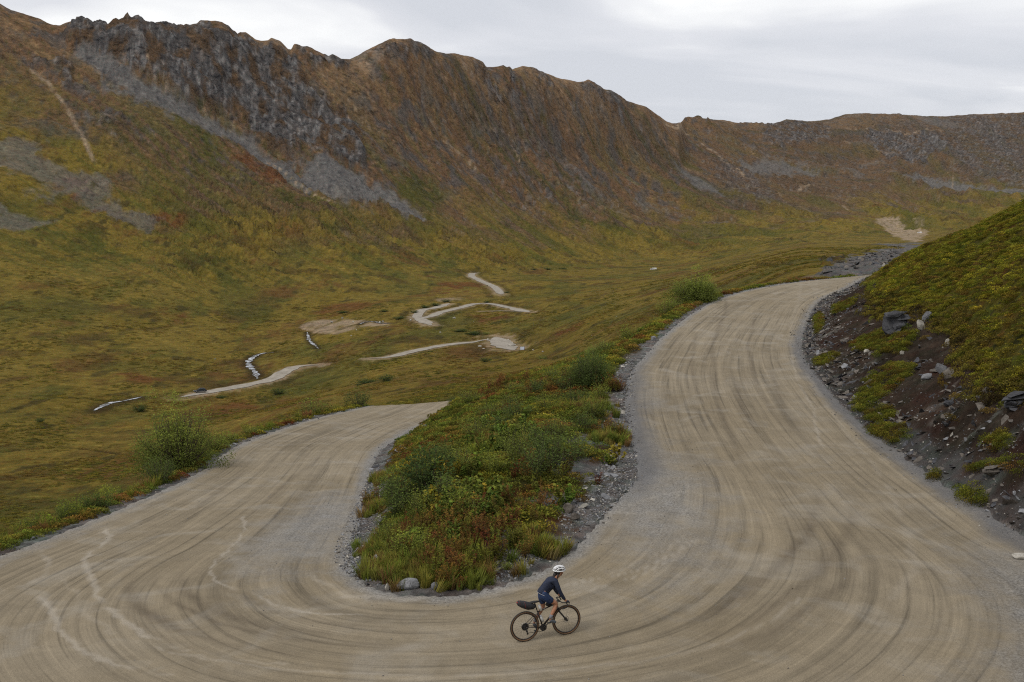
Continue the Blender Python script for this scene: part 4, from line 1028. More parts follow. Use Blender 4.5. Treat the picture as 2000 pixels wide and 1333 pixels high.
willow_p = [plant_mesh('willow_sprig_' + c, nst=26, per=26) for c in 'abc']
fire_p = [plant_mesh('fireweed_' + c, nst=13, per=30, h=.85, spread=.28, leaf=(.09, .02), r0=.005, lo=.1, jit=.02, up=.2) for c in 'ab']
herb_p = [plant_mesh('broad_herb_' + c, nst=9, per=13, h=.7, spread=.38, leaf=(.13, .09), r0=.008, lo=.35, jit=.03, up=.1) for c in 'ab']
hum_p = [hummock_mesh('heath_tuft_' + c) for c in 'abc']
hum2_p = [hummock_mesh('moss_tuft_' + c, n=200, leaf=(.045, .03)) for c in 'abc']
grass_p = [grass_mesh('grass_blades_' + c) for c in 'ab']
cw, cf, ch, cl, cm, cg = (proto_collection(n, m) for n, m in (('willow_sprigs', willow_p), ('fireweeds', fire_p), ('broad_herbs', herb_p), ('heath_tufts', hum_p), ('moss_tufts', hum2_p), ('grass_tufts', grass_p)))

def sample_poly(poly, n):
    poly = np.asarray(poly); lo, hi = poly.min(0), poly.max(0); out = []
    got = 0
    while got < n:
        q = rng.uniform(lo, hi, size=(n * 3, 2)); q = q[inside(q[:, 0], q[:, 1], poly)]; out.append(q); got += len(q)
        if len(out) > 40: break
    return np.concatenate(out)[:n]
def on_ground(q, sink=.03):
    return np.column_stack([q, sheet_z(q[:, 0], q[:, 1]) - sink])
def turn_rot(n, tilt=.12): return np.column_stack([rng.normal(size=n) * tilt, rng.normal(size=n) * tilt, rng.uniform(0, 6.283, n)])
def tints(n, pal, w=None, jit=.14, key=None):
    pal = np.array(pal)
    if key is None: k = rng.choice(len(pal), n, p=w)
    else: k = np.clip((key * len(pal)).astype(int), 0, len(pal) - 1)
    return np.clip(1.7 * pal[k] * (1 + rng.normal(size=(n, 1)) * jit) * (1 + rng.normal(size=(n, 3)) * .05), .004, .5)

# island cover
isl = EI[(EI[:, 1] < 90)][:, :2]
q = sample_poly(isl, 7600); d, _ = polydist(q[:, 0], q[:, 1], EI, 8)
open_gravel = np.zeros(len(q))
for cx, cy, r in ((2.6, 37.5, 2.0), (3.6, 42, 1.4), (1.6, 33.2, 1.1), (-.8, 29.2, 1.1), (-4.2, 30.0, 1.5), (-5.2, 36, 1.3), (-5.8, 41, 1.2), (-3.2, 27.6, 1.2), (4.6, 48, 1.1), (4.5, 36.8, 1.6)):
    open_gravel = np.maximum(open_gravel, 1 - sstep(.75, 1.15, np.hypot(q[:, 0] - cx, q[:, 1] - cy) / r))
f1 = fbm(q[:, 0] / 3.5, q[:, 1] / 3.5, 3, 201); f2 = fbm(q[:, 0] / 1.6, q[:, 1] / 1.6, 3, 202)
keep = (d > 1.15 + .7 * f2) & (rng.uniform(size=len(q)) > open_gravel * .93)
q, d, f1, f2, og = q[keep], d[keep], f1[keep], f2[keep], open_gravel[keep]
PAL_LOW = [(.095, .032, .018), (.130, .062, .020), (.120, .080, .020), (.090, .085, .018), (.075, .092, .018), (.110, .115, .020), (.16, .135, .022)]
key = np.clip(.54 + .75 * f1 + .35 * f2 + rng.normal(size=len(q)) * .12 + .06 * sstep(28, 34, q[:, 1]), 0, .999)
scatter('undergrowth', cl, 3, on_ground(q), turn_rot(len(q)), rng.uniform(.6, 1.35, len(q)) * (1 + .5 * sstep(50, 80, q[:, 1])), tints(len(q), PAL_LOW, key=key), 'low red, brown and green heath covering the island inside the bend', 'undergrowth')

# grass and fireweed on the island front
def blobs(lst, n, sd=.5):
    c = []
    for (px, py, r, w) in lst:
        p = hit([(px, py)])[0]; k = int(n * w); c.append(p[:2] + rng.normal(size=(k, 2)) * r * sd)
    q = np.concatenate(c); return q[inside(q[:, 0], q[:, 1], isl)]
q = blobs([(790, 1095, 2.0, .22), (760, 1060, 1.2, .12), (840, 1100, 1.4, .12), (730, 1000, .9, .06), (740, 940, .9, .06), (900, 1130, 1.2, .08), (1060, 1075, .8, .05), (1195, 860, .9, .06), (960, 870, 1.6, .1), (1150, 800, 1.5, .08), (1170, 690, 1.4, .05)], 900)
scatter('grass', cg, 2, on_ground(q), turn_rot(len(q), .25), rng.uniform(.4, 1.1, len(q)), tints(len(q), [(.105, .115, .022), (.085, .105, .022), (.135, .12, .03), (.12, .075, .03)]), 'yellow green grass tufts growing among the shrubs on the island', 'grass')
q = blobs([(880, 1050, 1.6, .3), (850, 1030, 1.2, .15), (930, 1060, 1.4, .15), (880, 1120, .8, .1), (960, 1000, 1.6, .1), (1060, 930, 1.4, .08), (980, 760, 2.2, .12), (1080, 760, 2.2, .1), (1190, 760, 1.1, .08), (1198, 850, .7, .05), (720, 990, .6, .06)], 330)
scatter('fireweed', cf, 2, on_ground(q), turn_rot(len(q)), rng.uniform(.5, 1.1, len(q)), tints(len(q), [(.095, .034, .018), (.105, .055, .020), (.12, .075, .022), (.085, .085, .018), (.095, .10, .02)]), 'autumn red fireweed stems standing on the island and its crest', 'fireweed')
q = blobs([(955, 885, 1.1, .12), (1010, 855, 1.0, .12), (900, 940, 1.0, .1), (950, 965, .8, .08), (890, 1000, 1.3, .2), (920, 990, 1., .12), (980, 830, .8, .06), (870, 960, 1.0, .08), (820, 1065, .5, .03), (890, 1060, .6, .04), (955, 1015, .4, .03), (1180, 900, .6, .04), (1090, 985, .5, .03)], 120)
scatter('broad_leaved_herbs', ch, 2, on_ground(q), turn_rot(len(q)), rng.uniform(.6, 1.25, len(q)), tints(len(q), [(.060, .085, .018), (.075, .10, .02), (.16, .13, .022), (.11, .115, .025)], w=[.4, .25, .2, .15]), 'bright green and yellow broad leaved herbs in the middle of the island', 'herbs')

# tundra of the hill on the right
hp = np.vstack([LIPL[:12], [[60, 26], [60, 116], [41, 114]]])
q = sample_poly(hp, 26000)
a = q[:, 0] / q[:, 1]; keep = (a < .56) & (q[:, 1] > 24)
zz = base_height(q[:, 0], q[:, 1]); q = q[keep]
dl, _ = polydist(q[:, 0], q[:, 1], _lipc, 12); q = q[rng.uniform(size=len(q)) < 1.0]
f1 = fbm(q[:, 0] / 5, q[:, 1] / 5, 3, 211); f2 = fbm(q[:, 0] / 1.4, q[:, 1] / 1.4, 3, 212)
PAL_T = [(.050, .042, .012), (.105, .075, .018), (.130, .100, .018), (.125, .115, .016), (.085, .090, .013), (.145, .140, .018), (.19, .165, .02)]
key = np.clip(.56 + .7 * f1 + .75 * f2 + rng.normal(size=len(q)) * .1, 0, .999)
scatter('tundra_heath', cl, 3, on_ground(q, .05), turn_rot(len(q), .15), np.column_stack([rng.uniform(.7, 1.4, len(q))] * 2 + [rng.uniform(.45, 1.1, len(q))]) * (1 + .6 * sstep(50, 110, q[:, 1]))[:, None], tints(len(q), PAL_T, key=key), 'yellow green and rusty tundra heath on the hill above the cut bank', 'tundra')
# clumps of turf that slid down the cut
CL = [[(1690,752),(1740,714),(1788,722),(1772,745),(1720,790),(1672,806),(1668,790)], [(1690,838),(1720,828),(1775,838),(1778,862),(1745,868),(1712,852)], [(1688,806),(1735,800),(1750,812),(1710,826),(1690,822)], [(1700,660),(1740,640),(1762,652),(1740,690),(1715,705),(1702,690)],
      [(1660,678),(1690,662),(1712,664),(1700,685),(1668,694)], [(1885,912),(1930,905),(2010,905),(2010,950),(1975,930),(1920,915),(1890,930)], [(1868,958),(1905,948),(1932,962),(1925,985),(1890,985)], [(1630,600),(1668,585),(1672,592),(1650,612),(1628,620)], [(1590,620),(1604,612),(1608,640),(1596,660)],
      [(1925,868),(1950,852),(1985,858),(1975,880),(1940,890)], [(1820,930),(1828,926),(1832,934),(1822,938)], [(1590,700),(1625,695),(1640,702),(1620,716),(1595,714)], [(1745,640),(1790,655),(1770,690),(1745,700)]]
qs = []
for pl in CL:
    Q = hit(pl)[:, :2]; ar = abs(.5 * np.sum(Q[:, 0] * np.roll(Q[:, 1], 1) - Q[:, 1] * np.roll(Q[:, 0], 1))); qs.append(sample_poly(Q, int(8 + ar * 22)))
q = np.concatenate(qs); f2 = fbm(q[:, 0] / 1.2, q[:, 1] / 1.2, 3, 213)
scatter('turf_clumps', cm, 3, on_ground(q, .0), turn_rot(len(q), .2), np.column_stack([rng.uniform(.6, 1.1, len(q))] * 2 + [rng.uniform(.7, 1.5, len(q))]), tints(len(q), [(.06, .045, .015), (.085, .070, .014), (.075, .080, .014), (.10, .10, .016), (.095, .055, .016)], key=np.clip(.5 + .9 * f2, 0, .999)), 'clumps of mossy turf hanging on the dark cut bank', 'turf')

# verge outside the low leg and along the valley side of the high leg
def verge(E_, d0, d1, n, cond, sgn):
    L = _arc(E_); s = rng.uniform(0, L[-1], n); i = np.interp(s, L, np.arange(len(L))); T = np.gradient(E_[:, :2], axis=0); T /= np.linalg.norm(T, axis=1)[:, None]
    ii = i.astype(int); p = E_[ii, :2]; nrm = np.stack([-T[ii, 1], T[ii, 0]], 1); q = p + nrm * (sgn * rng.uniform(d0, d1, n))[:, None]; return q[cond(p)]
lowleg = lambda p: (p[:, 0] < -9) & (p[:, 1] > 20) & (p[:, 1] < 86)
hileg = lambda p: (p[:, 1] > 70) & (p[:, 0] > 6) & (p[:, 1] < 118)
q = np.concatenate([verge(EO, .35, 5.5, 9500, lowleg, -1), verge(EI, .6, 6, 5200, hileg, 1)])
f1 = fbm(q[:, 0] / 4, q[:, 1] / 4, 3, 221)
scatter('verge_heath', cl, 3, on_ground(q), turn_rot(len(q)), rng.uniform(.55, 1.3, len(q)) * (1 + .5 * sstep(55, 100, q[:, 1])), tints(len(q), PAL_LOW, key=np.clip(.5 + .9 * f1 + rng.normal(size=len(q)) * .12, 0, .999)), 'red and green heath along the valley side verge of the road', 'undergrowth')
q = np.concatenate([verge(EO, .7, 3.2, 900, lambda p: (p[:, 0] < -9) & (p[:, 1] > 24) & (p[:, 1] < 44), -1), verge(EO, .8, 3.5, 200, lambda p: lowleg(p) & (p[:, 1] > 44), -1)])
f1 = fbm(q[:, 0] / 3, q[:, 1] / 3, 3, 222)
scatter('verge_shrubs', cw, 3, on_ground(q), turn_rot(len(q)), rng.uniform(.45, 1.15, len(q)), tints(len(q), [(.055, .075, .022), (.065, .085, .018), (.105, .115, .02), (.15, .15, .022), (.085, .05, .02)], key=np.clip(.42 + .9 * f1, 0, .999)), 'low dark green willows lining the outer verge of the lower bend', 'shrubs')
q = np.concatenate([verge(EO, .7, 2.2, 500, lowleg, -1), verge(EI, 1.0, 4, 260, hileg, 1)])
scatter('verge_grass', cg, 2, on_ground(q), turn_rot(len(q)), rng.uniform(.6, 1.3, len(q)), tints(len(q), [(.105, .115, .022), (.13, .07, .03), (.135, .12, .03)]), 'tall grass along the outer verge', 'grass')
q = verge(EO, 1.0, 2.6, 60, lambda p: (p[:, 0] < -9) & (p[:, 1] > 30) & (p[:, 1] < 38), -1)
scatter('verge_herbs', ch, 2, on_ground(q), turn_rot(len(q)), rng.uniform(.6, 1.1, len(q)), tints(len(q), [(.12, .15, .02), (.22, .20, .025), (.09, .12, .02)]), 'yellow green broad herbs on the lower verge', 'herbs')

# ---- shrubs that can be told apart: a crown of leaves and its stems
def thing(name, label, cat, loc=(0, 0, 0), rotz=0.0, group=None):
    o = bpy.data.objects.new(name, None); o.empty_display_size = .3; C.objects.link(o); o.location = loc; o.rotation_euler = (0, 0, rotz)
    o['label'] = label; o['category'] = cat
    if group: o['group'] = group
    return o
_crowns = {}
def shrub_meshes(kind):
    if kind in _crowns: return _crowns[kind]
    col, dens, leaf = kind
    lm = leaf_material('willow_leaves', tuple(q * (1.25 if dens >= 40 else 1.15) for q in col), .38, .5)
    nst = 34 * dens // 10
    paths = []; C_, D_, T_ = [], [], []
    for i in range(nst):
        an = rng.uniform(0, 6.283); out = .5 * math.sqrt(rng.uniform(0, 1)); hh = rng.uniform(.62, 1.0) * (1 - .42 * (out / .5) ** 2); per = 42
        t5 = np.linspace(0, 1, 6); p = np.stack([out * t5 ** .7 * math.cos(an) + .015 * rng.normal(size=6) * t5, out * t5 ** .7 * math.sin(an) + .015 * rng.normal(size=6) * t5, hh * t5], 1); paths.append(p)
        t = .12 + .88 * rng.uniform(0, 1, per) ** .8; q = np.stack([np.interp(t, t5, p[:, k]) for k in range(3)], 1) + rng.normal(size=(per, 3)) * .062
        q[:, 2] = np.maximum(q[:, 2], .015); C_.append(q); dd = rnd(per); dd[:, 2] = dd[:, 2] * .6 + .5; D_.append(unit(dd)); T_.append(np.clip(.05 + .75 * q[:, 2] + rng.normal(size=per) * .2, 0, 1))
    C_, D_, T_ = np.concatenate(C_), np.concatenate(D_), np.concatenate(T_); n = len(C_)
    if dens >= 40:                       # full rounded crown: leaf clumps spread over and inside a lumpy dome
        m = 150; cd = unit(rnd(m)); cd[:, 2] = np.abs(cd[:, 2]) * 1.0; rr_ = .30 + .70 * rng.uniform(size=(m, 1)) ** .5; lob = 1 + .18 * np.sin(3 * np.arctan2(cd[:, 1:2], cd[:, :1]) + 1) + .1 * rng.normal(size=(m, 1))
        cc = cd * rr_ * lob * np.array([.48, .48, .82]) + np.array([0, 0, .06]); k = 95
        cc[::4] *= np.array([1.12, 1.12, 1.18]); extra = np.repeat(cc, k, 0) + rng.normal(size=(m * k, 3)) * np.array([.055, .055, .06]); extra[:, 2] = np.maximum(extra[:, 2], .01)
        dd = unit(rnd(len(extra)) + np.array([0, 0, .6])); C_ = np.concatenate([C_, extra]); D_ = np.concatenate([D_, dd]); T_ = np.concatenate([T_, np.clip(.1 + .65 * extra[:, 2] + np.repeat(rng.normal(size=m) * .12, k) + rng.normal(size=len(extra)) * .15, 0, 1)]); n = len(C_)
    v, f, tone = leaves_mesh(C_, D_, unit(rnd(n) + np.array([0, 0, 1.1])), leaf * rng.uniform(.7, 1.4, n), leaf * .45 * rng.uniform(.7, 1.4, n), T_)
    crown = mesh_np('crown', v, f, lm, smooth=False); setattr_f(crown, 'leaf_tone', tone)
    sv, sf = stems_geo(paths, .007); stem = mesh_np('stem', sv, sf, STEM, smooth=False)
    _crowns[kind] = (crown, stem); return crown, stem
G1, G2, G3, G4 = ((.082, .098, .022), 12, .040), ((.050, .068, .020), 12, .045), ((.032, .048, .016), 10, .06), ((.095, .110, .022), 12, .05)
def shrub(px, py, wpx, hpx, kind, label, name='willow_shrub', group=None, off=None, y0=15.):
    p = hit([(px, py)], y0)[0] if off is None else np.array(off)
    if group == 'willow shrubs on the island': wpx *= 1.3; hpx *= 1.3
    x, y = p[0], p[1]; z = float(sheet_z(x, y)[0]); w = wpx * y / FOC; h = hpx * y / FOC * .98
    o = thing(name, label, 'shrub', (x, y, z - .05), random.uniform(0, 6.28), group); cr, st = shrub_meshes(kind)
    for me in (cr, st):
        c = link(bpy.data.objects.new(me.name, me), o); c.scale = (w * 1.0, w * 1.0, h)
    return o
shrub(365, 935, 170, 150, (G1[0], 44, .022), 'large olive green willow bush bulging over the gravel edge of the lower leg', off=(-16.9, 50.6))
shrub(300, 958, 80, 70, (G2[0], 20, .035), 'dark rounded willow at the foot of the large bush', off=(-16.2, 46.0))
shrub(425, 900, 70, 50, (G4[0], 18, .04), 'yellow green willow just uphill of the large bush', off=(-16.7, 56.5))
shrub(705, 797, 60, 46, G2, 'dense grey green shrub on the outer verge where the lower leg turns away', off=(-12.3, 81))
shrub(632, 815, 80, 50, G1, 'feathery green shrub on the outer verge, downhill of the dense grey green one', off=(-14.9, 76))
shrub(1152, 757, 84, 84, (G2[0], 42, .026), 'tall willow on the island crest beside the upper leg of the road')
shrub(1108, 764, 62, 44, G2, 'smaller dark shrub left of the tall willow on the island crest')
shrub(884, 787, 22, 24, G2, 'small shrub at the tip of the crest above the end of the lower leg')
shrub(1385, 590, 96, 66, (G1[0], 41, .03), 'green willow thicket on the valley side of the upper leg near the far bend', off=(17.0, 95))
shrub(1345, 600, 50, 50, G4, 'pale green shrub at the left end of the willow thicket', off=(13.9, 92))
shrub(1425, 575, 54, 36, G1, 'low shrub at the right end of the willow thicket', off=(20.5, 103.5))
shrub(1265, 650, 44, 50, G4, 'thin yellow green shrub leaning over the valley edge of the upper leg', off=(8.6, 76))
shrub(1230, 680, 40, 20, G1, 'low green shrub below the thin one on the upper leg edge', off=(6.6, 71))
shrub(542, 766, 32, 16, G3, 'dark round bush in the valley just below the road with the parked car')
shrub(755, 748, 40, 18, G3, 'darkest bush of the valley meadow, above the lower leg')
shrub(716, 750, 52, 9, G3, 'long low dark thicket left of the darkest bush')
shrub(275, 799, 28, 18, G3, 'grey green bush right of the stream pool in the valley')
shrub(78, 822, 20, 12, G3, 'small dark bush far left in the valley meadow')
shrub(947, 711, 28, 12, G3, 'small dark bush below the valley road junction')
shrub(700, 780-25, 16, 6, G3, 'tiny bush at the left end of the long low thicket')
shrub(432, 774, 22, 7, G3, 'flat bush under the valley road, right of the parked car')
shrub(1060, 700, 40, 14, G1, 'light green bush beside the rubble below the white board')
for px, py, w, h in ((830, 602, 22, 8), (850, 598, 26, 8), (872, 590, 24, 7), (780, 622, 30, 7), (810, 612, 18, 7), (900, 650, 36, 7), (925, 655, 40, 8), (950, 655, 24, 7), (985, 532, 22, 4), (1010, 530, 26, 4), (1040, 530, 24, 4), (1070, 530, 22, 4), (1100, 528, 20, 4), (1300, 525, 14, 4), (950, 590, 16, 5), (990, 572, 14, 4), (750, 610, 20, 6), (670, 612, 30, 5), (1150, 527, 18, 3)):
    shrub(px, py, w, h, G1 if (px + py) % 2 else G3, 'small green willow among many beside the valley road and its stream', group='small willows along the valley road', y0=130.)
for i, (x_, y_, w_, h_, k_) in enumerate(((-17.6, 36, 46, 30, G2), (-17.3, 33, 60, 34, G1), (-17.4, 30.5, 60, 34, G2), (-17.8, 39, 50, 30, G1), (-17.4, 42.5, 50, 30, G4), (-16.8, 54, 60, 40, G1), (-16.9, 60, 44, 26, G4), (-16.6, 64, 40, 22, G1), (15.2, 93.5, 50, 36, G1), (18.8, 99, 50, 34, G1), (11.9, 84, 36, 24, G4), (10, 79.5, 34, 22, G1), (7.4, 73.5, 34, 22, G4), (21, 106, 36, 20, G1))):
    shrub(0, 0, w_, h_, k_, 'low willow merging with its neighbours along the valley side verge', off=(x_, y_), group='low willows along the road verge')
ISLSH = [(800,985,100,80,G2),(840,960,100,85,G3),(780,1010,80,70,G2),(868,985,80,70,G2),(820,1010,70,60,G1),(760,975,50,50,G1),(900,1000,70,60,G4),(930,1010,60,50,G1),(1085,915,100,70,G2),(1045,930,80,60,G2),(1120,895,70,60,G1),(1060,890,80,60,G2),(1010,905,60,50,G1),(1000,880,60,45,G1),
  (960,930,60,46,G4),(905,930,70,50,G1),(870,920,60,46,G2),(930,860,60,40,G1),(980,850,60,40,G2),(1030,860,60,40,G1),(1090,850,60,42,G1),(1140,840,56,40,G2),(1160,815,50,36,G1),(1010,815,60,34,G2),(960,815,60,34,G1),(1070,800,50,34,G1),(1120,790,60,34,G2),(1170,780,40,32,G4),(790,1090,80,60,G4),(760,1060,60,50,G1),(830,1085,60,50,G4),(750,1030,40,34,G1),
  (1030,1080,40,26,G4),(1065,1070,26,24,G4),(990,1110,26,18,G4),(900,1095,40,26,G4),(920,790,50,24,G1),(1000,790,50,26,G1),(1050,770,50,28,G2),(1080,745,50,26,G1),(1010,765,46,20,G1),(1190,735,26,24,G1),(1180,750,30,22,G4),(850,900,40,24,G1),(1180,690,50,24,G1)]
ISL_LABELS = {0: 'broad deep green willow in the dark thicket on the left of the island', 1: 'darkest willow of the thicket, highest on the left half of the island', 2: 'deep green willow at the lower left of the dark thicket, above the verge stones', 4: 'olive willow in front of the dark thicket on the island',
 5: 'lone narrow willow at the left verge beside the dark thicket', 6: 'light green willow right of the dark thicket', 8: 'wide bushy willow left of the bare gravel on the island', 10: 'willow reaching closest to the blue grey gravel of the upper leg', 13: 'olive willow above the pale slab in the middle of the island',
 17: 'small willow just below the highest yellow herbs', 21: 'willow below the grassy upper verge on the island', 30: 'large light green bush at the island front, behind the long grey boulder', 31: 'olive bush left of the large light green one at the island front', 34: 'round bright green bush low on the island edge above the cyclist',
 35: 'tiny bright bush right of the round one above the cyclist', 37: 'low light bush beside the bare slate patch at the island front', 44: 'small willow left of the tall one on the island crest', 47: 'willow tuft by the stones at the upper end of the island'}
for i, (px, py, w, h, k) in enumerate(ISLSH):
    if i in ISL_LABELS: shrub(px, py, w, h, k, ISL_LABELS[i], group='willow shrubs on the island')
    else: shrub(px, py, w, h, k, 'leafy willow shrub growing among others on the island inside the bend', group='willow shrubs on the island')

# ------------------------------------------------------------------ stones
def stone_material(name, a, b, sc=6.):
    m, nt, o = new_mat(name); bs = node(nt, 'ShaderNodeBsdfPrincipled'); bs.inputs['Roughness'].default_value = .85; bs.inputs['Specular IOR Level'].default_value = .25
    geo = node(nt, 'ShaderNodeNewGeometry'); n = noise(nt, geo.outputs['Position'], sc, 6, .65, .5); n2 = noise(nt, geo.outputs['Position'], sc * 5, 4, .7)
    c = mixc(nt, ramp(nt, n.outputs['Fac'], [(.35, 0.), (.65, 1.)]), a, b); c = mixc(nt, .8, c, ramp(nt, n2.outputs['Fac'], [(.3, .7), (.5, 1.), (.7, 1.3)]), 'MULTIPLY')
    oi = node(nt, 'ShaderNodeObjectInfo'); c = mixc(nt, .7, c, ramp(nt, oi.outputs['Random'], [(0., .62), (1., 1.4)]), 'MULTIPLY')
    nt.links.new(c, bs.inputs['Base Color']); bp = node(nt, 'ShaderNodeBump', i_Strength=.6, i_Distance=.03); nt.links.new(n.outputs['Fac'], bp.inputs['Height']); nt.links.new(bp.outputs[0], bs.inputs['Normal'])
    nt.links.new(bs.outputs[0], o.inputs['Surface']); return m
SGREY = stone_material('grey_stone', (.13, .13, .135), (.24, .24, .245)); SDARK = stone_material('dark_slate', (.028, .028, .032), (.085, .085, .09)); SPALE = stone_material('pale_stone', (.26, .24, .20), (.42, .39, .34)); SBROWN = stone_material('brown_slate', (.08, .068, .056), (.16, .14, .118))
def hull_mesh(name, n, flat, mat, seed, bev=0.0, elong=1.0):
    r = np.random.default_rng(seed); p = unit(r.normal(size=(n, 3))) * r.uniform(.75, 1., (n, 1)); p *= np.array([elong, 1, flat]) * .5
    bm = bmesh.new(); [bm.verts.new(q) for q in p]; bmesh.ops.convex_hull(bm, input=bm.verts)
    bmesh.ops.delete(bm, geom=[v for v in bm.verts if not v.link_faces], context='VERTS')
    bmesh.ops.dissolve_limit(bm, angle_limit=.3, verts=bm.verts, edges=bm.edges)
    if bev: bmesh.ops.bevel(bm, geom=bm.edges[:], offset=bev, segments=2, affect='EDGES', clamp_overlap=True)
    bmesh.ops.triangulate(bm, faces=bm.faces)
    me = bpy.data.meshes.new(name); bm.to_mesh(me); bm.free(); me.materials.append(mat); return me
stone_me = {k: [hull_mesh('stone', 11, f, m_, 40 + i + j * 7, elong=e) for i, (f, e) in enumerate(((.35, 1.3), (.55, 1.1), (.25, 1.6), (.7, 1.)))] for j, (k, m_) in enumerate((('g', SGREY), ('d', SDARK), ('p', SPALE), ('b', SBROWN)))}
gravel_me = []
for i in range(8): gravel_me.append(hull_mesh('gravel_bit_' + 'abcdefgh'[i], 8, (.4, .6, .3, .7)[i % 4], (SGREY, SBROWN, SGREY, SDARK, SGREY, SPALE, SBROWN, SGREY)[i], 100 + i, elong=1.2))
cgr = proto_collection('gravel_bits', gravel_me)
# stones one could pick up: parts of the ground
def zone_pts(pxpoly, n):
    Q = hit(pxpoly)[:, :2]; return sample_poly(Q, n)
nst_ = 0
def put_stones(q, smin, smax, kinds, tilt=.25, up=.25):
    global nst_
    for x, y in q:
        if nst_ >= 296: return
        s = smin + (smax - smin) * random.random() ** 2.2; k = random.choice(kinds); me = random.choice(stone_me[k])
        o = link(bpy.data.objects.new('stone', me), ground); z = float(max(sheet_z(x, y)[0], -99)); o.location = (x, y, z + s * up * .4)
        o.rotation_euler = (random.gauss(0, tilt), random.gauss(0, tilt), random.uniform(0, 6.28)); o.scale = (s, s, s); nst_ += 1
put_stones(zone_pts([(660,1070),(700,1060),(735,1090),(770,1130),(755,1150),(705,1128),(665,1100)], 46), .09, .32, 'gggpd')
put_stones(zone_pts([(1110,980),(1190,900),(1215,880),(1225,920),(1180,985),(1120,1020)], 34), .12, .4, 'gggpb')
put_stones(zone_pts([(890,1110),(960,1075),(1000,1080),(1010,1105),(930,1130)], 20), .08, .3, 'gggb')
put_stones(zone_pts([(1195,730),(1228,700),(1235,740),(1222,800),(1205,850)], 16), .14, .4, 'ggp')
put_stones(zone_pts([(718,900),(738,890),(735,960),(728,1010),(712,1000)], 14), .12, .35, 'gdd')
put_stones(zone_pts([(760,905),(830,835),(850,840),(800,890),(760,940)], 20), .25, .7, 'ggbd', .5)
put_stones(zone_pts([(1600,640),(1650,640),(1720,720),(1680,790),(1640,760),(1590,690)], 34), .2, .65, 'bbgg', .4)
put_stones(zone_pts([(1700,860),(1800,880),(1900,960),(1990,1020),(1990,1060),(1850,965),(1760,900)], 46), .08, .28, 'bbgp', .4)
put_stones(zone_pts([(1900,960),(2000,960),(2000,1040),(1930,1000)], 16), .1, .3, 'bgg', .4)
put_stones(zone_pts([(1780,740),(1900,780),(1960,840),(1930,900),(1800,860)], 26), .08, .3, 'bgp', .4)
put_stones(verge(EO, .1, .7, 70, lowleg, -1)[:22], .12, .4, 'ggpd')
put_stones(zone_pts([(1600,540),(1700,500),(1730,510),(1700,532),(1640,538)], 1), .3, .5, 'g')
# gravel: nobody could count it
q = []
for pl, n in (([(660,1050),(720,930),(740,900),(745,1000),(740,1090),(790,1150),(700,1140),(650,1100)], 3600), ([(1090,1010),(1180,890),(1240,880),(1245,940),(1190,1000),(1100,1060)], 2600), ([(860,1120),(960,1070),(1060,1090),(1000,1135),(900,1150)], 1500), ([(1195,720),(1240,700),(1240,800),(1250,880),(1210,880)], 1500)):
    q.append(zone_pts(pl, n))
bankq = sample_poly(BANKPOLY[(BANKPOLY[:, 0] / np.maximum(BANKPOLY[:, 1], 1) < .62) & (BANKPOLY[:, 1] > 24)], 7000); _fb = fbm(bankq[:, 0] / 2, bankq[:, 1] / 2, 3, 235); _bd, _ = polydist(bankq[:, 0], bankq[:, 1], EO, 12); bankq = bankq[rng.uniform(size=len(bankq)) < np.clip(.75 - _bd / 5 + _fb, .04, 1)]
q.append(bankq); dd, _ = polydist(bankq[:, 0], bankq[:, 1], EO, 8); nearb = bankq[dd < 2.5][:3500]
q.append(nearb + rng.normal(size=nearb.shape) * .3)
vq = np.concatenate([verge(EO, -.5, 1.1, 3500, lowleg, -1), verge(EI, -.4, 1.2, 3000, lambda p: (p[:, 1] < 118) & (p[:, 1] > 24), 1), verge(EO, -1.0, .3, 2500, lambda p: (p[:, 0] > 12) & (p[:, 1] > 24) & (p[:, 1] < 115), -1)]); q.append(vq)
rq = np.column_stack([rng.uniform(-16, 16, 9000), rng.uniform(20, 60, 9000)]); rq = rq[inside(rq[:, 0], rq[:, 1], ROADPOLY)]
dr, _ = polydist(rq[:, 0], rq[:, 1], np.vstack([EI]), 40); dr2, _ = polydist(rq[:, 0], rq[:, 1], EO, 40); pr = np.exp(-np.minimum(dr, dr2) / 1.6) * .8 + .05; rq = rq[rng.uniform(size=len(rq)) < pr]
q = np.concatenate(q); sizes = .03 + .11 * rng.uniform(size=len(q)) ** 2.5
sizes = sizes * (1 + .8 * sstep(40, 90, q[:, 1])); z = sheet_z(q[:, 0], q[:, 1]); inr = inside(q[:, 0], q[:, 1], ROADPOLY); z = np.where(inr, base_height(q[:, 0], q[:, 1]) + .01, z)
q3 = np.column_stack([q, z]); r3 = np.column_stack([rq, base_height(rq[:, 0], rq[:, 1]) + .015]); sz = np.concatenate([sizes, .02 + .04 * rng.uniform(size=len(rq)) ** 2]); q3 = np.concatenate([q3, r3])
scatter('gravel', cgr, 8, q3, np.column_stack([rng.normal(size=len(q3)) * .4, rng.normal(size=len(q3)) * .4, rng.uniform(0, 6.28, len(q3))]), sz, np.ones((len(q3), 3)) * .2, 'loose grey gravel and slate chips along the road edges and cut bank', 'gravel')

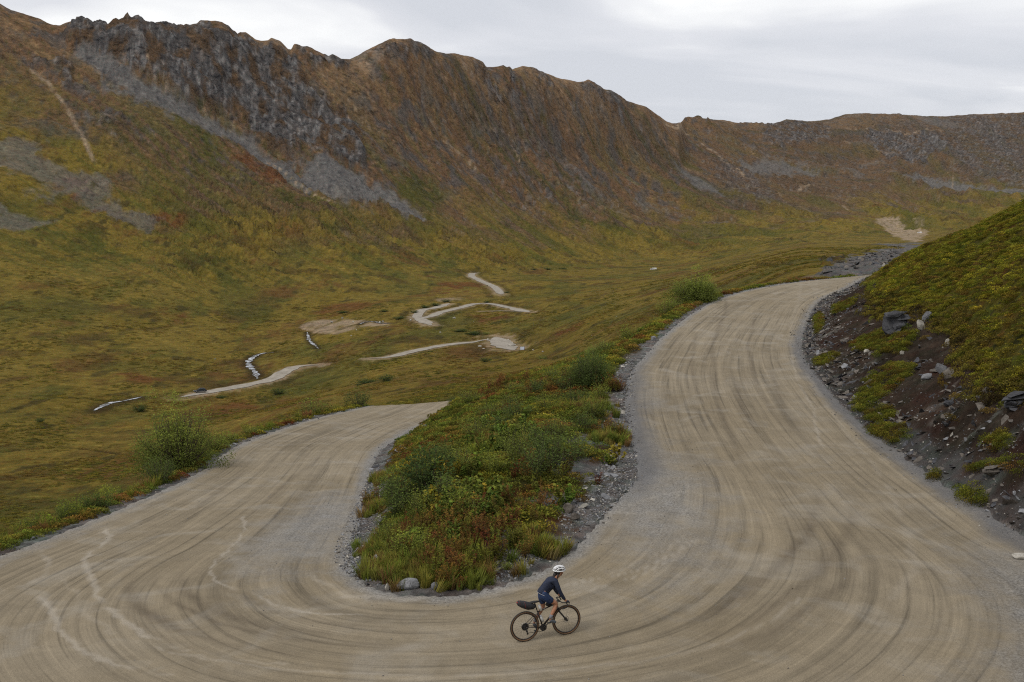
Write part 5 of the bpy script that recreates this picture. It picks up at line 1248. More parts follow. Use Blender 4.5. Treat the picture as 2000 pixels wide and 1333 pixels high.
bq = sample_poly(BANKPOLY[(BANKPOLY[:, 0] / np.maximum(BANKPOLY[:, 1], 1) < .62) & (BANKPOLY[:, 1] > 24)], 5200); bd, _ = polydist(bq[:, 0], bq[:, 1], EO, 12); f_ = fbm(bq[:, 0] / 2.5, bq[:, 1] / 2.5, 3, 231)
bq = bq[rng.uniform(size=len(bq)) < np.clip(.95 - bd / 4.5 + 1.3 * f_, .05, 1)]; csl = proto_collection('slate_bits', [hull_mesh('slate_chip_' + 'abcdef'[i], 9, .22, (SBROWN, SDARK, SDARK, SBROWN, SDARK, SBROWN)[i], 130 + i, elong=1.5) for i in range(6)])
scatter('slate_debris', csl, 6, on_ground(bq, -.01), np.column_stack([rng.normal(size=len(bq)) * .35, .35 + rng.normal(size=len(bq)) * .3, rng.uniform(-1.2, 1.2, len(bq)) + (rng.uniform(size=len(bq)) < .5) * 3.14]), .10 + .5 * rng.uniform(size=len(bq)) ** 3.2, np.ones((len(bq), 3)) * .2, 'broken slabs of dark and brown slate strewn over the cut bank', 'scree')
lq = np.repeat(_lipc[:, :2], 9, axis=0); lq = lq[lq[:, 1] > 20] + 0; lq = lq + rng.normal(size=lq.shape) * .42
f_ = fbm(lq[:, 0] / 2, lq[:, 1] / 2, 3, 232); scatter('turf_lip', cl, 3, on_ground(lq, -.05), turn_rot(len(lq), .5), np.column_stack([rng.uniform(.7, 1.3, len(lq))] * 2 + [rng.uniform(.8, 1.6, len(lq))]), tints(len(lq), [(.04, .030, .012), (.09, .070, .018), (.11, .09, .018), (.11, .11, .018)], key=np.clip(.5 + f_, 0, .999)), 'ragged turf edge hanging over the top of the cut', 'turf')
vq_ = np.column_stack([rng.uniform(-.56, .5, 60000), np.exp(rng.uniform(math.log(125), math.log(620), 60000))]); vq_[:, 0] *= vq_[:, 1]
f_ = fbm(vq_[:, 0] / 24, vq_[:, 1] / 40, 4, 233); keep = (f_ + rng.normal(size=len(f_)) * .12 > .08); vq_ = vq_[keep]
far_ok = np.ones(len(vq_), bool)
for L, w in vroad_lines + stream_lines:
    d_, _ = polydist(vq_[:, 0], vq_[:, 1], L, 30); far_ok &= d_ > w * .5 + 2.0
dI_, _ = polydist(vq_[:, 0], vq_[:, 1], EI, 8); mk_ = masks_cached(vq_[:, 0], vq_[:, 1]); far_ok &= (dI_ > 6) & ~inside(vq_[:, 0], vq_[:, 1], ROADPOLY) & (mk_['scree'] < .1) & (mk_['tan'] < .15) & ~((vq_[:, 0] > 30) & (vq_[:, 1] < 150))
vq_ = vq_[far_ok][:17000]; kk = fbm(vq_[:, 0] / 30, vq_[:, 1] / 50, 3, 234)
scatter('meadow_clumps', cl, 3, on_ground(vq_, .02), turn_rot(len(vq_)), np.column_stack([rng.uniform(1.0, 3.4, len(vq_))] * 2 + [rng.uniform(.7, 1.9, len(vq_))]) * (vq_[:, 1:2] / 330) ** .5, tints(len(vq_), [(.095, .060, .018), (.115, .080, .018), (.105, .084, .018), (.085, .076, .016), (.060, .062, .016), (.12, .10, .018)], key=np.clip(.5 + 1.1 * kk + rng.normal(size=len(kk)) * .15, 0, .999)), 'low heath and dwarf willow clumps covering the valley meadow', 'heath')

tq = zone_pts([(1590,540),(1620,520),(1700,495),(1760,480),(1745,515),(1712,534),(1650,541)], 900)
scatter('talus', csl, 6, on_ground(tq, -.05), np.column_stack([rng.normal(size=len(tq)) * .5, rng.normal(size=len(tq)) * .5, rng.uniform(0, 6.28, len(tq))]), .35 + 1.3 * rng.uniform(size=len(tq)) ** 2.5, np.ones((len(tq), 3)) * .2, 'grey talus blocks on the rise beyond the far bend', 'scree')
# boulders with a place of their own
def boulder(px, py, wpx, hpx, deep, kind, label, seed, rz=0.0, name='boulder', cat='boulder', off=None, group=None, y0=15., tilt=0.0):
    p = hit([(px, py)], y0)[0] if off is None else np.array(off); x, y = float(p[0]), float(p[1]); w = wpx * y / FOC; h = hpx * y / FOC * 1.25; dpt = deep * w
    z = float(sheet_z(x, y)[0]); inr_ = inside(np.array([x]), np.array([y]), ROADPOLY)[0]
    if inr_: z = float(base_height(np.array([x]), np.array([y]))[0])
    me = hull_mesh(name, 22, 1., {'g': SGREY, 'd': SDARK, 'p': SPALE, 'b': SBROWN}[kind], seed, bev=.035)
    for v in me.vertices: v.co.x *= w; v.co.y *= dpt; v.co.z *= h * 1.3
    o = link(bpy.data.objects.new(name, me)); o.location = (x, y, z + h * .32); o.rotation_euler = (0, tilt, rz); o['label'] = label; o['category'] = cat
    if group: o['group'] = group
    return o
boulder(800, 1148, 64, 19, .5, 'g', 'long grey boulder lying at the tip of the island by the roadside', 301, .12)
boulder(849, 1150, 21, 15, .8, 'g', 'small wedge shaped boulder right of the long grey one', 302)
boulder(737, 1098, 22, 18, .9, 'g', 'rounded lichen grey boulder at the left of the island tip', 303)
boulder(756, 1152, 15, 14, .6, 'p', 'pale split rock just left of the long grey boulder', 304, .7)
boulder(1110, 1000, 30, 19, .7, 'b', 'upper of the two buff boulders on the gravel of the island edge', 305, .3)
boulder(1122, 1014, 26, 13, .8, 'b', 'lower of the two buff boulders on the gravel of the island edge', 306, -.3)
boulder(1012, 970, 19, 11, .5, 'g', 'smooth grey slab half hidden in the island shrubs', 307, .5, tilt=-.3)
boulder(967, 1012, 13, 7, .6, 'p', 'small white stone among red plants on the island', 308)
boulder(1166, 935, 14, 10, .8, 'd', 'dark stone at the edge of the blue grey gravel', 309)
boulder(1196, 892, 12, 8, .8, 'p', 'pale stone beside the rusty tuft on the upper verge', 310)
boulder(1276, 665, 14, 9, .8, 'g', 'grey boulder on the valley edge of the upper leg', 311)
boulder(676, 1070, 7, 5, .8, 'p', 'white pebble on the grey verge left of the island', 312)
boulder(1992, 1090, 42, 9, .6, 'p', 'flat cream coloured rock lying at the right end of the road edge', 313, .2)
boulder(1726, 528, 9, 8, .8, 'p', 'white stone on the crest beside the far end of the upper leg', 314)
boulder(885, 828, 1, 1, 1, 'g', 'small grey stone on the bank above the lower leg', 315, off=(-5.0, 71.0)).scale = (18, 18, 18)
# outcrops in the cut
def outcrop(px, py, wpx, hpx, nl, kind, label, seed, off=None, rz=.2, deep=.8):
    p = hit([(px, py)])[0] if off is None else np.array(off); x, y = float(p[0]), float(p[1]); w = wpx * y / FOC; h = hpx * y / FOC; z = float(sheet_z(x, y)[0])
    o = thing('rock_outcrop', label, 'rock outcrop', (x, y, z - h * .25), rz); r = random.Random(seed)
    mat_ = {'g': SGREY, 'd': SDARK, 'b': SBROWN}[kind]
    core = hull_mesh('core', 26, 1., mat_, seed * 7, bev=.02); cobj = link(bpy.data.objects.new('core', core), o); cobj.scale = (w * 1.15, w * deep * 1.1, h * 1.5); cobj.location = (0, .15 * w, h * .45)
    for i in range(nl):
        me = hull_mesh('slab', 14, .6, mat_, seed * 10 + i, bev=.015)
        t = i / max(1, nl - 1); s = link(bpy.data.objects.new('slab', me), o)
        s.scale = (w * r.uniform(.55, 1.1), w * deep * r.uniform(.6, 1.0), h * r.uniform(.35, .8)); s.location = (r.uniform(-.3, .3) * w, r.uniform(-.3, -.05) * w * deep + .25 * w * t, h * (t * .9 + .05)); s.rotation_euler = (r.uniform(-.15, .1), r.uniform(-.25, .05), r.uniform(-.5, .5))
    return o
outcrop(1755, 655, 58, 46, 6, 'd', 'dark layered outcrop under the turf lip in the middle of the cut bank', 31)
outcrop(1990, 800, 60, 32, 5, 'd', 'black slabby outcrop under the turf at the right end of the cut bank', 33)
outcrop(1945, 925, 46, 18, 3, 'b', 'mossy ledge low on the bank under a strip of turf', 35)
boulder(1812, 628, 30, 24, .8, 'g', 'angular grey block jutting from the turf lip right of the dark outcrop', 321, .6, tilt=-.4)
boulder(1799, 650, 20, 22, .5, 'p', 'cream coloured slab leaning below the angular grey block', 322, .2, tilt=-.5)
boulder(1850, 674, 15, 15, .6, 'p', 'pale oval stone hanging near the turf edge', 323, .2)
boulder(1925, 780, 18, 14, .7, 'b', 'brown stone left of the black slabby outcrop', 324, .2)
boulder(1838, 736, 26, 24, .35, 'g', 'smooth grey bedrock face bared in the middle of the cut', 325, -.5, tilt=-.6)
boulder(1852, 748, 30, 20, .35, 'b', 'pinkish bedrock slab below the smooth grey face', 326, -.5, tilt=-.5)
boulder(1808, 752, 30, 12, .4, 'g', 'long bedrock rib left of the pinkish slab', 327, -.6, tilt=-.6)
boulder(1762, 695, 12, 8, .7, 'p', 'pale chip on brown soil below the dark outcrop', 328)
boulder(1692, 698, 16, 8, .5, 'p', 'light slab on the scree left of the turf clumps', 329, .4)
boulder(1853, 796, 26, 10, .6, 'd', 'dark stone with a hollow beneath it on the lower cut', 330)
boulder(1620, 512, 18, 13, .8, 'd', 'dark block at the left end of a rocky rise beyond the upper leg', 331, y0=130.)
BL = {0: 'white boulder at the left corner of the valley road junction', 1: 'low pale boulder in the meadow left of the valley road junction', 2: 'largest white boulder beside the right tip of the valley road junction', 3: 'pale boulder touching the largest one at the junction', 7: 'lone white boulder on the brown meadow inside the upper valley loop', 9: 'round white boulder on top of the bare dig in the valley', 10: 'pinkish boulder in the bare dig in the valley', 19: 'tiny white stone alone on the lower mountainside above the stream'}
for i, (px, py, w, h) in enumerate(((953, 668, 6, 4), (937, 682, 10, 3), (996, 676, 12, 5), (1003, 675, 7, 5), (993, 663, 5, 3), (994, 667, 4, 2), (1021, 675, 4, 3), (887, 620, 8, 4), (1041, 688, 6, 3), (669, 623, 5, 4), (648, 630, 8, 3), (860, 653, 5, 3), (945, 687, 8, 2), (742, 629, 5, 3), (748, 628, 5, 3), (802, 627, 5, 3), (690, 630, 4, 3), (696, 646, 4, 2), (686, 657, 4, 2), (420, 700, 3, 2), (1060, 690, 5, 3))):
    boulder(px, py, w, h, .8, 'p', BL.get(i, 'pale boulder lying on the valley meadow near the winding road'), 340 + i, y0=130., group='pale boulders in the valley')
# ------------------------------------------------------------------ bicycle and rider
def tube_np(pts, rad, sides=8, closed=False):
    pts = np.array(pts, float); n = len(pts); rad = np.full(n, rad) if np.isscalar(rad) else np.array(rad)
    T = np.gradient(pts, axis=0) if not closed else (np.roll(pts, -1, 0) - np.roll(pts, 1, 0)); T = unit(T)
    ref = np.array([0, 1., 0]) if abs(T[:, 1]).max() < .9 else np.array([.3, 0, 1.]); V = []
    for i in range(n):
        a = unit(np.cross(T[i], ref)); b = np.cross(T[i], a)
        for k in range(sides):
            an = 2 * math.pi * k / sides; V.append(pts[i] + rad[i] * (math.cos(an) * a + math.sin(an) * b))
    F_ = []; m = n if closed else n - 1
    for i in range(m):
        for k in range(sides):
            j = (i + 1) % n; F_.append((i * sides + k, i * sides + (k + 1) % sides, j * sides + (k + 1) % sides, j * sides + k))
    if not closed: F_.append(tuple(range(sides))[::-1]); F_.append(tuple((n - 1) * sides + k for k in range(sides)))
    return V, F_
class Geo:
    def __init__(s): s.V = []; s.F = []
    def tube(s, pts, rad, sides=8, closed=False):
        v, f = tube_np(pts, rad, sides, closed); b = len(s.V); s.V += [tuple(map(float, q)) for q in v]; s.F += [tuple(i + b for i in q) for q in f]; return s
    def ring(s, c, R, r, n=36, sides=6, axis='y'):
        p = [(c[0] + R * math.cos(2 * math.pi * k / n), c[1], c[2] + R * math.sin(2 * math.pi * k / n)) for k in range(n)]; return s.tube(p, r, sides, True)
    def disc(s, c, R, th, n=24):
        b = len(s.V)
        for sgn in (-1, 1):
            for k in range(n): s.V.append((c[0] + R * math.cos(2 * math.pi * k / n), c[1] + sgn * th / 2, c[2] + R * math.sin(2 * math.pi * k / n)))
        s.F.append(tuple(b + k for k in range(n))); s.F.append(tuple(b + n + k for k in range(n))[::-1])
        for k in range(n): s.F.append((b + k, b + n + k, b + n + (k + 1) % n, b + (k + 1) % n))
        return s
    def box(s, x0, x1, y0, y1, z0, z1):
        b = len(s.V); s.V += [(x, y, z) for x in (x0, x1) for y in (y0, y1) for z in (z0, z1)]
        s.F += [tuple(b + i for i in q) for q in ((0, 1, 3, 2), (4, 6, 7, 5), (0, 4, 5, 1), (2, 3, 7, 6), (0, 2, 6, 4), (1, 5, 7, 3))]; return s
    def ell(s, c, r, nu=16, nv=10, f=None):
        b = len(s.V)
        for j in range(nv + 1):
            ph = math.pi * j / nv
            for i in range(nu):
                th = 2 * math.pi * i / nu; q = (math.sin(ph) * math.cos(th), math.sin(ph) * math.sin(th), math.cos(ph))
                if f: q = f(q)
                s.V.append((c[0] + r[0] * q[0], c[1] + r[1] * q[1], c[2] + r[2] * q[2]))
        for j in range(nv):
            for i in range(nu): s.F.append((b + j * nu + i, b + (j + 1) * nu + i, b + (j + 1) * nu + (i + 1) % nu, b + j * nu + (i + 1) % nu))
        return s
    fit = None
    def build(s, name, mat, parent=None, smooth=True, bevel=0.0):
        if Geo.fit is not None: s.V = [Geo.fit(v) for v in s.V]
        me = bpy.data.meshes.new(name); me.from_pydata(s.V, [], s.F); me.validate(); me.update()
        if smooth:
            for p in me.polygons: p.use_smooth = len(p.vertices) <= 4
        me.materials.append(mat); o = link(bpy.data.objects.new(name, me), parent)
        if bevel:
            md = o.modifiers.new('soft_edges', 'BEVEL'); md.width = bevel; md.segments = 2; md.limit_method = 'ANGLE'
        return o
def pose(p):
    return (.965 * p[0] + .01 if p[2] > .5 else p[0], p[1], .35 + .845 * (p[2] - .35) - .017 * p[0] if p[2] > .35 else p[2])
def headpose(p): return (p[0] + _hd[0], p[1], p[2] + _hd[2])
_hd = [a - b for a, b in zip(pose((.93, 0, 1.74)), (.93, 0, 1.74))]
_hd = [_hd[0], 0, _hd[2]]
def skin(name, joints, edges, mat, parent, sub=2):
    """one continuous surface grown round a chain of joints (x, y, z, radius)"""
    joints = [(*(headpose(j) if j[2] > 1.66 else pose(j)), j[3]) for j in joints]
    me = bpy.data.meshes.new(name); me.from_pydata([j[:3] for j in joints], edges, []); o = bpy.data.objects.new(name + '_tmp', me); C.objects.link(o)
    o.modifiers.new('s', 'SKIN'); sd = o.data.skin_vertices[0].data
    for i, j in enumerate(joints): r = j[3]; sd[i].radius = (r, r) if np.isscalar(r) else r; sd[i].use_root = (i == 0)
    m = o.modifiers.new('u', 'SUBSURF'); m.levels = sub; m.render_levels = sub
    dg = bpy.context.evaluated_depsgraph_get(); dg.update(); r_ = bpy.data.meshes.new_from_object(o.evaluated_get(dg)); r_.name = name
    bpy.data.objects.remove(o); 
    for p in r_.polygons: p.use_smooth = True
    r_.materials.clear(); r_.materials.append(mat); return link(bpy.data.objects.new(name, r_), parent)

M_black = simple_mat('black_rubber', (.018, .017, .016), .7); M_frame = simple_mat('dark_bronze_paint', (.035, .028, .026), .32, .3); M_tan = simple_mat('tan_sidewall', (.16, .09, .045), .8)
M_rim = simple_mat('black_rim', (.02, .02, .022), .45); M_metal = simple_mat('steel', (.38, .38, .38), .35, 1.); M_darkmetal = simple_mat('dark_steel', (.06, .06, .065), .4, .8)
M_bag = simple_mat('black_bag_cloth', (.022, .022, .024), .85, var=.3, scale=30, bump=.3); M_red = simple_mat('red_strap', (.28, .03, .03), .7); M_white = simple_mat('white_plastic', (.62, .62, .60), .4)
M_skin = simple_mat('skin', (.42, .20, .115), .55, var=.12, scale=12); M_navy = simple_mat('navy_jersey', (.010, .016, .038), .8, var=.35, scale=9, bump=.6); M_short = simple_mat('blue_shorts', (.010, .028, .085), .7, var=.35, scale=10, bump=.5)
M_sock = simple_mat('grey_sock', (.22, .21, .23), .9); M_shoe = simple_mat('grey_shoe', (.085, .10, .115), .6); M_hair = simple_mat('dark_hair', (.018, .012, .010), .6, bump=.6, var=.4, scale=60); M_piping = simple_mat('pale_piping', (.42, .42, .44), .7)
M_helm = simple_mat('white_helmet', (.74, .74, .74), .3)

_z0 = float(base_height(np.array([.31]), np.array([22.8]))[0]); _z1 = float(base_height(np.array([1.29]), np.array([23.14]))[0])
YAW = math.radians(19.2)
RIDE = Matrix.Translation((.31, 22.80, _z0 + .022)) @ Matrix.Rotation(YAW, 4, 'Z') @ Matrix.Rotation(-math.atan2(_z1 - _z0, 1.04), 4, 'Y') @ Matrix.Rotation(math.radians(-2), 4, 'X')
def root(name, label, cat):
    o = thing(name, label, cat); o.matrix_world = RIDE; return o
bike = root('bicycle', 'dark gravel bicycle with drop bars and tan sided tyres crossing the bend', 'bicycle')
BB = (.44, 0, .275); Geo.fit = pose; g = Geo()
g.tube([(.335, 0, .71), (.81, 0, .875)], [.017, .02], 10).tube([(.85, 0, .755), (.44, 0, .285)], [.027, .024], 10).tube([(.44, 0, .275), (.33, 0, .72)], .017, 10).tube([(.80, 0, .905), (.863, 0, .715)], .024, 10)
for s in (-1, 1): g.tube([(.0, .065 * s, .35), (.22, .045 * s, .31), (.42, .035 * s, .28)], .010).tube([(.0, .065 * s, .35), (.24, .04 * s, .60), (.335, .012 * s, .665)], .008)
g.ring(BB, .03, .012, 16).build('frame', M_frame, bike)
g = Geo()
for s in (-1, 1): g.tube([(.868, .03 * s, .70), (.885, .055 * s, .64), (1.0, .06 * s, .43), (1.04, .06 * s, .35)], [.016, .018, .013, .01])
g.tube([(.87, -.035, .70), (.87, .035, .70)], .02).build('fork', M_black, bike)
Geo.fit = None
for wx, nm in ((0., 'r'), (1.04, 'f')):
    w = Geo().ring((wx, 0, .35), .333, .0215, 64, 8).build('wheel', M_tan, bike)
    Geo().ring((wx, 0, .35), .344, .018, 64, 8).build('tyre_tread', M_black, w); Geo().ring((wx, 0, .35), .303, .013, 64, 6).build('rim', M_rim, w)
    g = Geo()
    for k in range(24):
        an = 2 * math.pi * k / 24; a2 = an + (.35 if k % 2 else -.35); s = .028 if k % 4 < 2 else -.028
        g.tube([(wx + .025 * math.cos(a2), s, .35 + .025 * math.sin(a2)), (wx + .30 * math.cos(an), 0, .35 + .30 * math.sin(an))], .0014, 3)
    g.build('spokes', M_darkmetal, w); Geo().tube([(wx, -.055, .35), (wx, .055, .35)], .022, 12).build('hub', M_darkmetal, w)
    Geo().ring((wx, .045, .35), .072, .005, 24, 4).disc((wx, .045, .35), .045, .003).build('disc_rotor', M_metal, w)
g = Geo()
for i, R_ in enumerate((.088, .078, .066, .054, .042)): g.disc((0, -.03 - .006 * i, .35), R_, .004)
g.build('cassette', M_darkmetal, bike)
g = Geo().disc((.44, -.05, .275), .085, .005, 30); g.build('chainring', M_darkmetal, bike)
PR, PL = (.575, -.10, .385), (.305, .10, .165)
Geo().tube([(.44, -.068, .275), (PR[0], -.075, PR[2])], [.015, .011]).build('crank_arm', M_black, bike); Geo().tube([(.44, .068, .275), (PL[0], .075, PL[2])], [.015, .011]).build('crank_arm', M_black, bike)
for p in (PR, PL): Geo().box(p[0] - .04, p[0] + .04, p[1] - .035, p[1] + .035, p[2] - .008, p[2] + .008).build('pedal', M_black, bike)
Geo().tube([(.005, -.042, .438), (.445, -.05, .36)], .005, 4).tube([(.445, -.05, .19), (.04, -.04, .20), (.02, -.04, .26)], .005, 4).build('chain', M_darkmetal, bike)
Geo().tube([(.015, -.05, .33), (.03, -.05, .25), (.045, -.05, .185)], .014, 6).ring((.045, -.05, .185), .02, .006, 12).ring((.03, -.05, .25), .02, .006, 12).build('rear_derailleur', M_black, bike)
Geo.fit = pose
Geo().tube([(.33, 0, .70), (.262, 0, .985)], .0135).build('seatpost', M_black, bike)
Geo().ell((.27, 0, 1.005), (.14, .07, .028), 20, 8, lambda q: (q[0], q[1] * (.35 + .65 * (1 - max(-.9, q[0])) / 1.9) , q[2])).build('saddle', M_black, bike)
Geo().tube([(.80, 0, .91), (.815, 0, .935), (.885, 0, .955)], .016).build('stem', M_black, bike)
g = Geo()
for s in (-1, 1): g.tube([(.89, 0, .955), (.89, .10 * s, .955), (.90, .19 * s, .955), (.95, .21 * s, .955), (1.0, .212 * s, .94), (1.025, .215 * s, .88), (.995, .222 * s, .82), (.92, .228 * s, .80), (.87, .23 * s, .80)], .0155)
g.build('handlebar', M_black, bike)
for s in (-1, 1): Geo().tube([(.985, .212 * s, .95), (1.03, .212 * s, .965), (1.06, .212 * s, 1.0)], [.019, .02, .012]).tube([(1.05, .212 * s, .965), (1.068, .214 * s, .91), (1.05, .218 * s, .85)], .006, 5).build('brake_lever', M_black, bike)

bag = root('saddle_bag', 'black tapered seat pack with red straps slung behind the saddle', 'bag')
Geo().tube([(.29, 0, .90), (.22, 0, .885), (.10, 0, .915), (-.03, 0, .975), (-.13, 0, 1.03), (-.17, 0, 1.055)], [.04, .08, .108, .10, .078, .045], 14).build('pack', M_bag, bag)
g = Geo()
for x_, z_, r_ in ((-.01, .966, .103), (-.135, 1.034, .079)): g.tube([(x_, r_ * math.sin(a_), z_ + r_ * math.cos(a_)) for a_ in np.linspace(0, 6.283, 15)[:-1]], .003, 4, True)
g.tube([(-.165, 0, 1.055), (-.185, 0, 1.04)], .03, 8); g.build('strap', M_red, bag)
tb = root('top_tube_bag', 'small black bag behind the stem of the bicycle', 'bag'); Geo().ell((.63, 0, .885), (.095, .032, .062), 16, 10).build('pouch', M_bag, tb)
for nm, a_, b_, lb in (('water_bottle', (.455, -.0, .405), (.405, 0, .59), 'white bottle in the cage on the seat tube of the bicycle'), ('water_bottle', (.42, -.015, .745), (.365, -.015, .90), 'white bottle above the top tube in front of the seatpost')):
    wb = root(nm, lb, 'bottle'); a_ = np.array(a_); b_ = np.array(b_)
    Geo().tube([a_, a_ + (b_ - a_) * .7, a_ + (b_ - a_) * .78, a_ + (b_ - a_) * .9], [.037, .037, .033, .034], 14).build('flask', M_white, wb); Geo().tube([a_ + (b_ - a_) * .9, b_, b_ + (b_ - a_) * .06], [.034, .022, .012], 12).build('cap', M_piping, wb)

rider = root('person', 'cyclist in navy jersey, blue shorts and white helmet standing on the pedals', 'person')
J = [(.46, 0, 1.17, (.125, .145)), (.535, 0, 1.31, (.10, .125)), (.655, 0, 1.445, (.105, .15)), (.765, 0, 1.545, (.085, .12)), (.835, 0, 1.615, .052), (.885, 0, 1.67, .062), (.92, 0, 1.74, .088), (.94, 0, 1.80, .075)]
E_ = [(0, 1), (1, 2), (2, 3), (3, 4), (4, 5), (5, 6), (6, 7)]
def limb(start, pts):
    p = start
    for q in pts: J.append(q); E_.append((p, len(J) - 1)); p = len(J) - 1
    return p
for s, leg in ((-1, [(.49, .095, 1.13, .088), (.62, .105, 1.04, .08), (.775, .11, .925, .056), (.735, .112, .80, .055), (.66, .11, .65, .042), (.605, .108, .53, .031), (.60, .108, .47, .034), (.70, .108, .415, .028)]),
               (1, [(.48, .095, 1.10, .085), (.50, .10, .95, .075), (.52, .105, .79, .052), (.45, .108, .68, .052), (.36, .106, .53, .040), (.285, .104, .40, .030), (.26, .104, .345, .033), (.34, .104, .245, .028)])):
    limb(0, [(x, s * y, z, r) for x, y, z, r in leg])
for s in (-1, 1): limb(3, [(.775, s * .135, 1.53, .058), (.80, s * .185, 1.42, .046), (.845, s * .205, 1.27, .038), (.905, s * .208, 1.14, .036), (.975, s * .210, 1.02, .026), (1.0, s * .212, .985, .028)])
skin('body', J, E_, M_skin, rider)
Jt = [(.462, 0, 1.165, (.125, .150)), (.49, 0, 1.25, (.138, .158)), (.54, 0, 1.32, (.112, .137)), (.655, 0, 1.45, (.117, .162)), (.765, 0, 1.55, (.096, .13)), (.822, 0, 1.60, .062)]; Et = [(0, 1), (1, 2), (2, 3), (3, 4), (4, 5)]
for s in (-1, 1):
    p = 4
    for q in [(.775, s * .135, 1.53, .070), (.80, s * .187, 1.42, .058), (.845, s * .208, 1.27, .049), (.905, s * .210, 1.14, .045), (.965, s * .210, 1.035, .034)]: Jt.append(q); Et.append((p, len(Jt) - 1)); p = len(Jt) - 1
skin('jersey', Jt, Et, M_navy, rider)
Js = [(.455, 0, 1.18, (.136, .156)), (.53, 0, 1.36, (.106, .132))]; Es = [(0, 1)]
for s, l in ((-1, [(.49, .095, 1.13, .100), (.62, .105, 1.04, .092), (.70, .108, .985, .077)]), (1, [(.48, .095, 1.10, .098), (.50, .10, .95, .087), (.51, .103, .87, .072)])):
    p = 0
    for q in l: Js.append((q[0], s * q[1], q[2], q[3])); Es.append((p, len(Js) - 1)); p = len(Js) - 1
skin('shorts', Js, Es, M_short, rider)
_ax = unit(np.array([.075, 0, .14])); _cc = np.array([.470, 0, 1.20]); _sx = np.array([_ax[2], 0, -_ax[0]])
Geo().tube([tuple(_cc + .140 * math.cos(t_) * _sx + np.array([0, .160 * math.sin(t_), 0])) for t_ in np.linspace(0, 6.283, 25)[:-1]], .005, 5, True).build('hem', M_piping, rider)
for s, a_, b_, c_ in ((-1, (.648, .108, .625), (.605, .108, .52), None), (1, (.335, .105, .49), (.283, .104, .395), None)):
    Geo().tube([(a_[0], s * a_[1], a_[2]), ((a_[0] + b_[0]) / 2, s * a_[1], (a_[2] + b_[2]) / 2), (b_[0], s * b_[1], b_[2])], [.047, .041, .037], 12).build('sock', M_sock, rider)
skin('shoe', [(.585, -.108, .49, .042), (.62, -.108, .45, (.042, .04)), (.69, -.108, .41, (.034, .042)), (.745, -.108, .385, (.024, .034))], [(0, 1), (1, 2), (2, 3)], M_shoe, rider)
skin('shoe', [(.25, .104, .365, .042), (.275, .104, .315, (.042, .04)), (.325, .104, .245, (.034, .042)), (.36, .104, .20, (.024, .034))], [(0, 1), (1, 2), (2, 3)], M_shoe, rider)
for s in (-1, 1):
    y = .212; Jh = [(.985, s * y, 1.005, .028), (1.012, s * y, .985, .034), (1.03, s * y, .98, .03)]; Eh = [(0, 1), (1, 2)]
    for k, (dy, L_) in enumerate(((-.024, .8), (-.008, 1.), (.008, .95), (.024, .75))):
        b0 = len(Jh); Jh += [(1.045, s * (y + dy * 1.1), .985, .011), (1.065 + .004 * L_, s * (y + dy * 1.3), .965 - .006 * L_, .010), (1.062, s * (y + dy * 1.3), .94 - .012 * L_, .009)]; Eh += [(2, b0), (b0, b0 + 1), (b0 + 1, b0 + 2)]
    b0 = len(Jh); Jh += [(1.015, s * (y - .034), .975, .012), (1.035, s * (y - .040), .955, .010)]; Eh += [(1, b0), (b0, b0 + 1)]
    skin('glove', Jh, Eh, M_navy, rider, 1)
# head: face, ears, hair, helmet
Geo.fit = headpose; HC = np.array([.935, 0, 1.755]); face = Geo()
face.ell(tuple(HC), (.088, .070, .105), 20, 14, lambda q: (q[0] * (1 - .18 * max(0, -q[2])), q[1] * (1 - .28 * max(0, -q[2])), q[2]))
face.tube([(1.016, 0, 1.775), (1.035, 0, 1.745), (1.022, 0, 1.735)], [.008, .014, .010], 6).ell((.93, .071, 1.745), (.014, .008, .026), 8, 6).ell((.93, -.071, 1.745), (.014, .008, .026), 8, 6).build('face', M_skin, rider)
g = Geo()
g.ell((1.004, 0, 1.768), (.012, .045, .010), 12, 6)
g.build('sunglasses', M_black, rider); Geo().tube([(1.008, -.02, 1.705), (1.018, 0, 1.703), (1.008, .02, 1.705)], .005, 5).build('mouth', simple_mat('lips', (.28, .09, .07), .5), rider)
Geo().ell((.905, 0, 1.755), (.088, .078, .10), 16, 12).tube([(.845, 0, 1.74), (.80, 0, 1.69), (.775, -.02, 1.64), (.745, -.03, 1.60)], [.05, .042, .034, .012], 8).tube([(.87, -.07, 1.73), (.85, -.075, 1.66), (.83, -.07, 1.62)], [.022, .02, .01], 6).build('hair', M_hair, rider)
HM = Geo().ell((.925, 0, 1.80), (.138, .102, .094), 22, 12, lambda q: (q[0], q[1], max(q[2], -.15)))
helmet = HM.build('helmet', M_black, rider); g = Geo()
for k, yy_ in enumerate((-.84, -.5, -.17, .17, .5, .84)):
    p = []
    for t_ in np.linspace(-.95, .95, 11):
        xx_ = t_; zz_ = math.sqrt(max(0, 1 - xx_ ** 2 * .98 - (yy_ * math.sqrt(1 - .6 * xx_ ** 2)) ** 2 * .98)); p.append((.925 + .146 * xx_, .110 * yy_ * math.sqrt(1 - .6 * xx_ ** 2), 1.80 + .101 * max(zz_, 0)))
    g.tube(p, [.009] + [.0125] * 9 + [.009], 6)
p = [(.925 + .141 * math.cos(t_), .104 * math.sin(t_), 1.793 - .012 * math.cos(t_)) for t_ in np.linspace(0, 6.283, 29)[:-1]]; g.tube(p, .016, 6, True)
for t_ in (-.35, .35): g.tube([(.925 + .134 * t_, .102 * math.sin(a_) * math.sqrt(1 - t_ * t_), 1.80 + .093 * math.cos(a_) * math.sqrt(1 - t_ * t_)) for a_ in np.linspace(-1.4, 1.4, 9)], .009, 5)
g.build('helmet_ribs', M_helm, helmet)
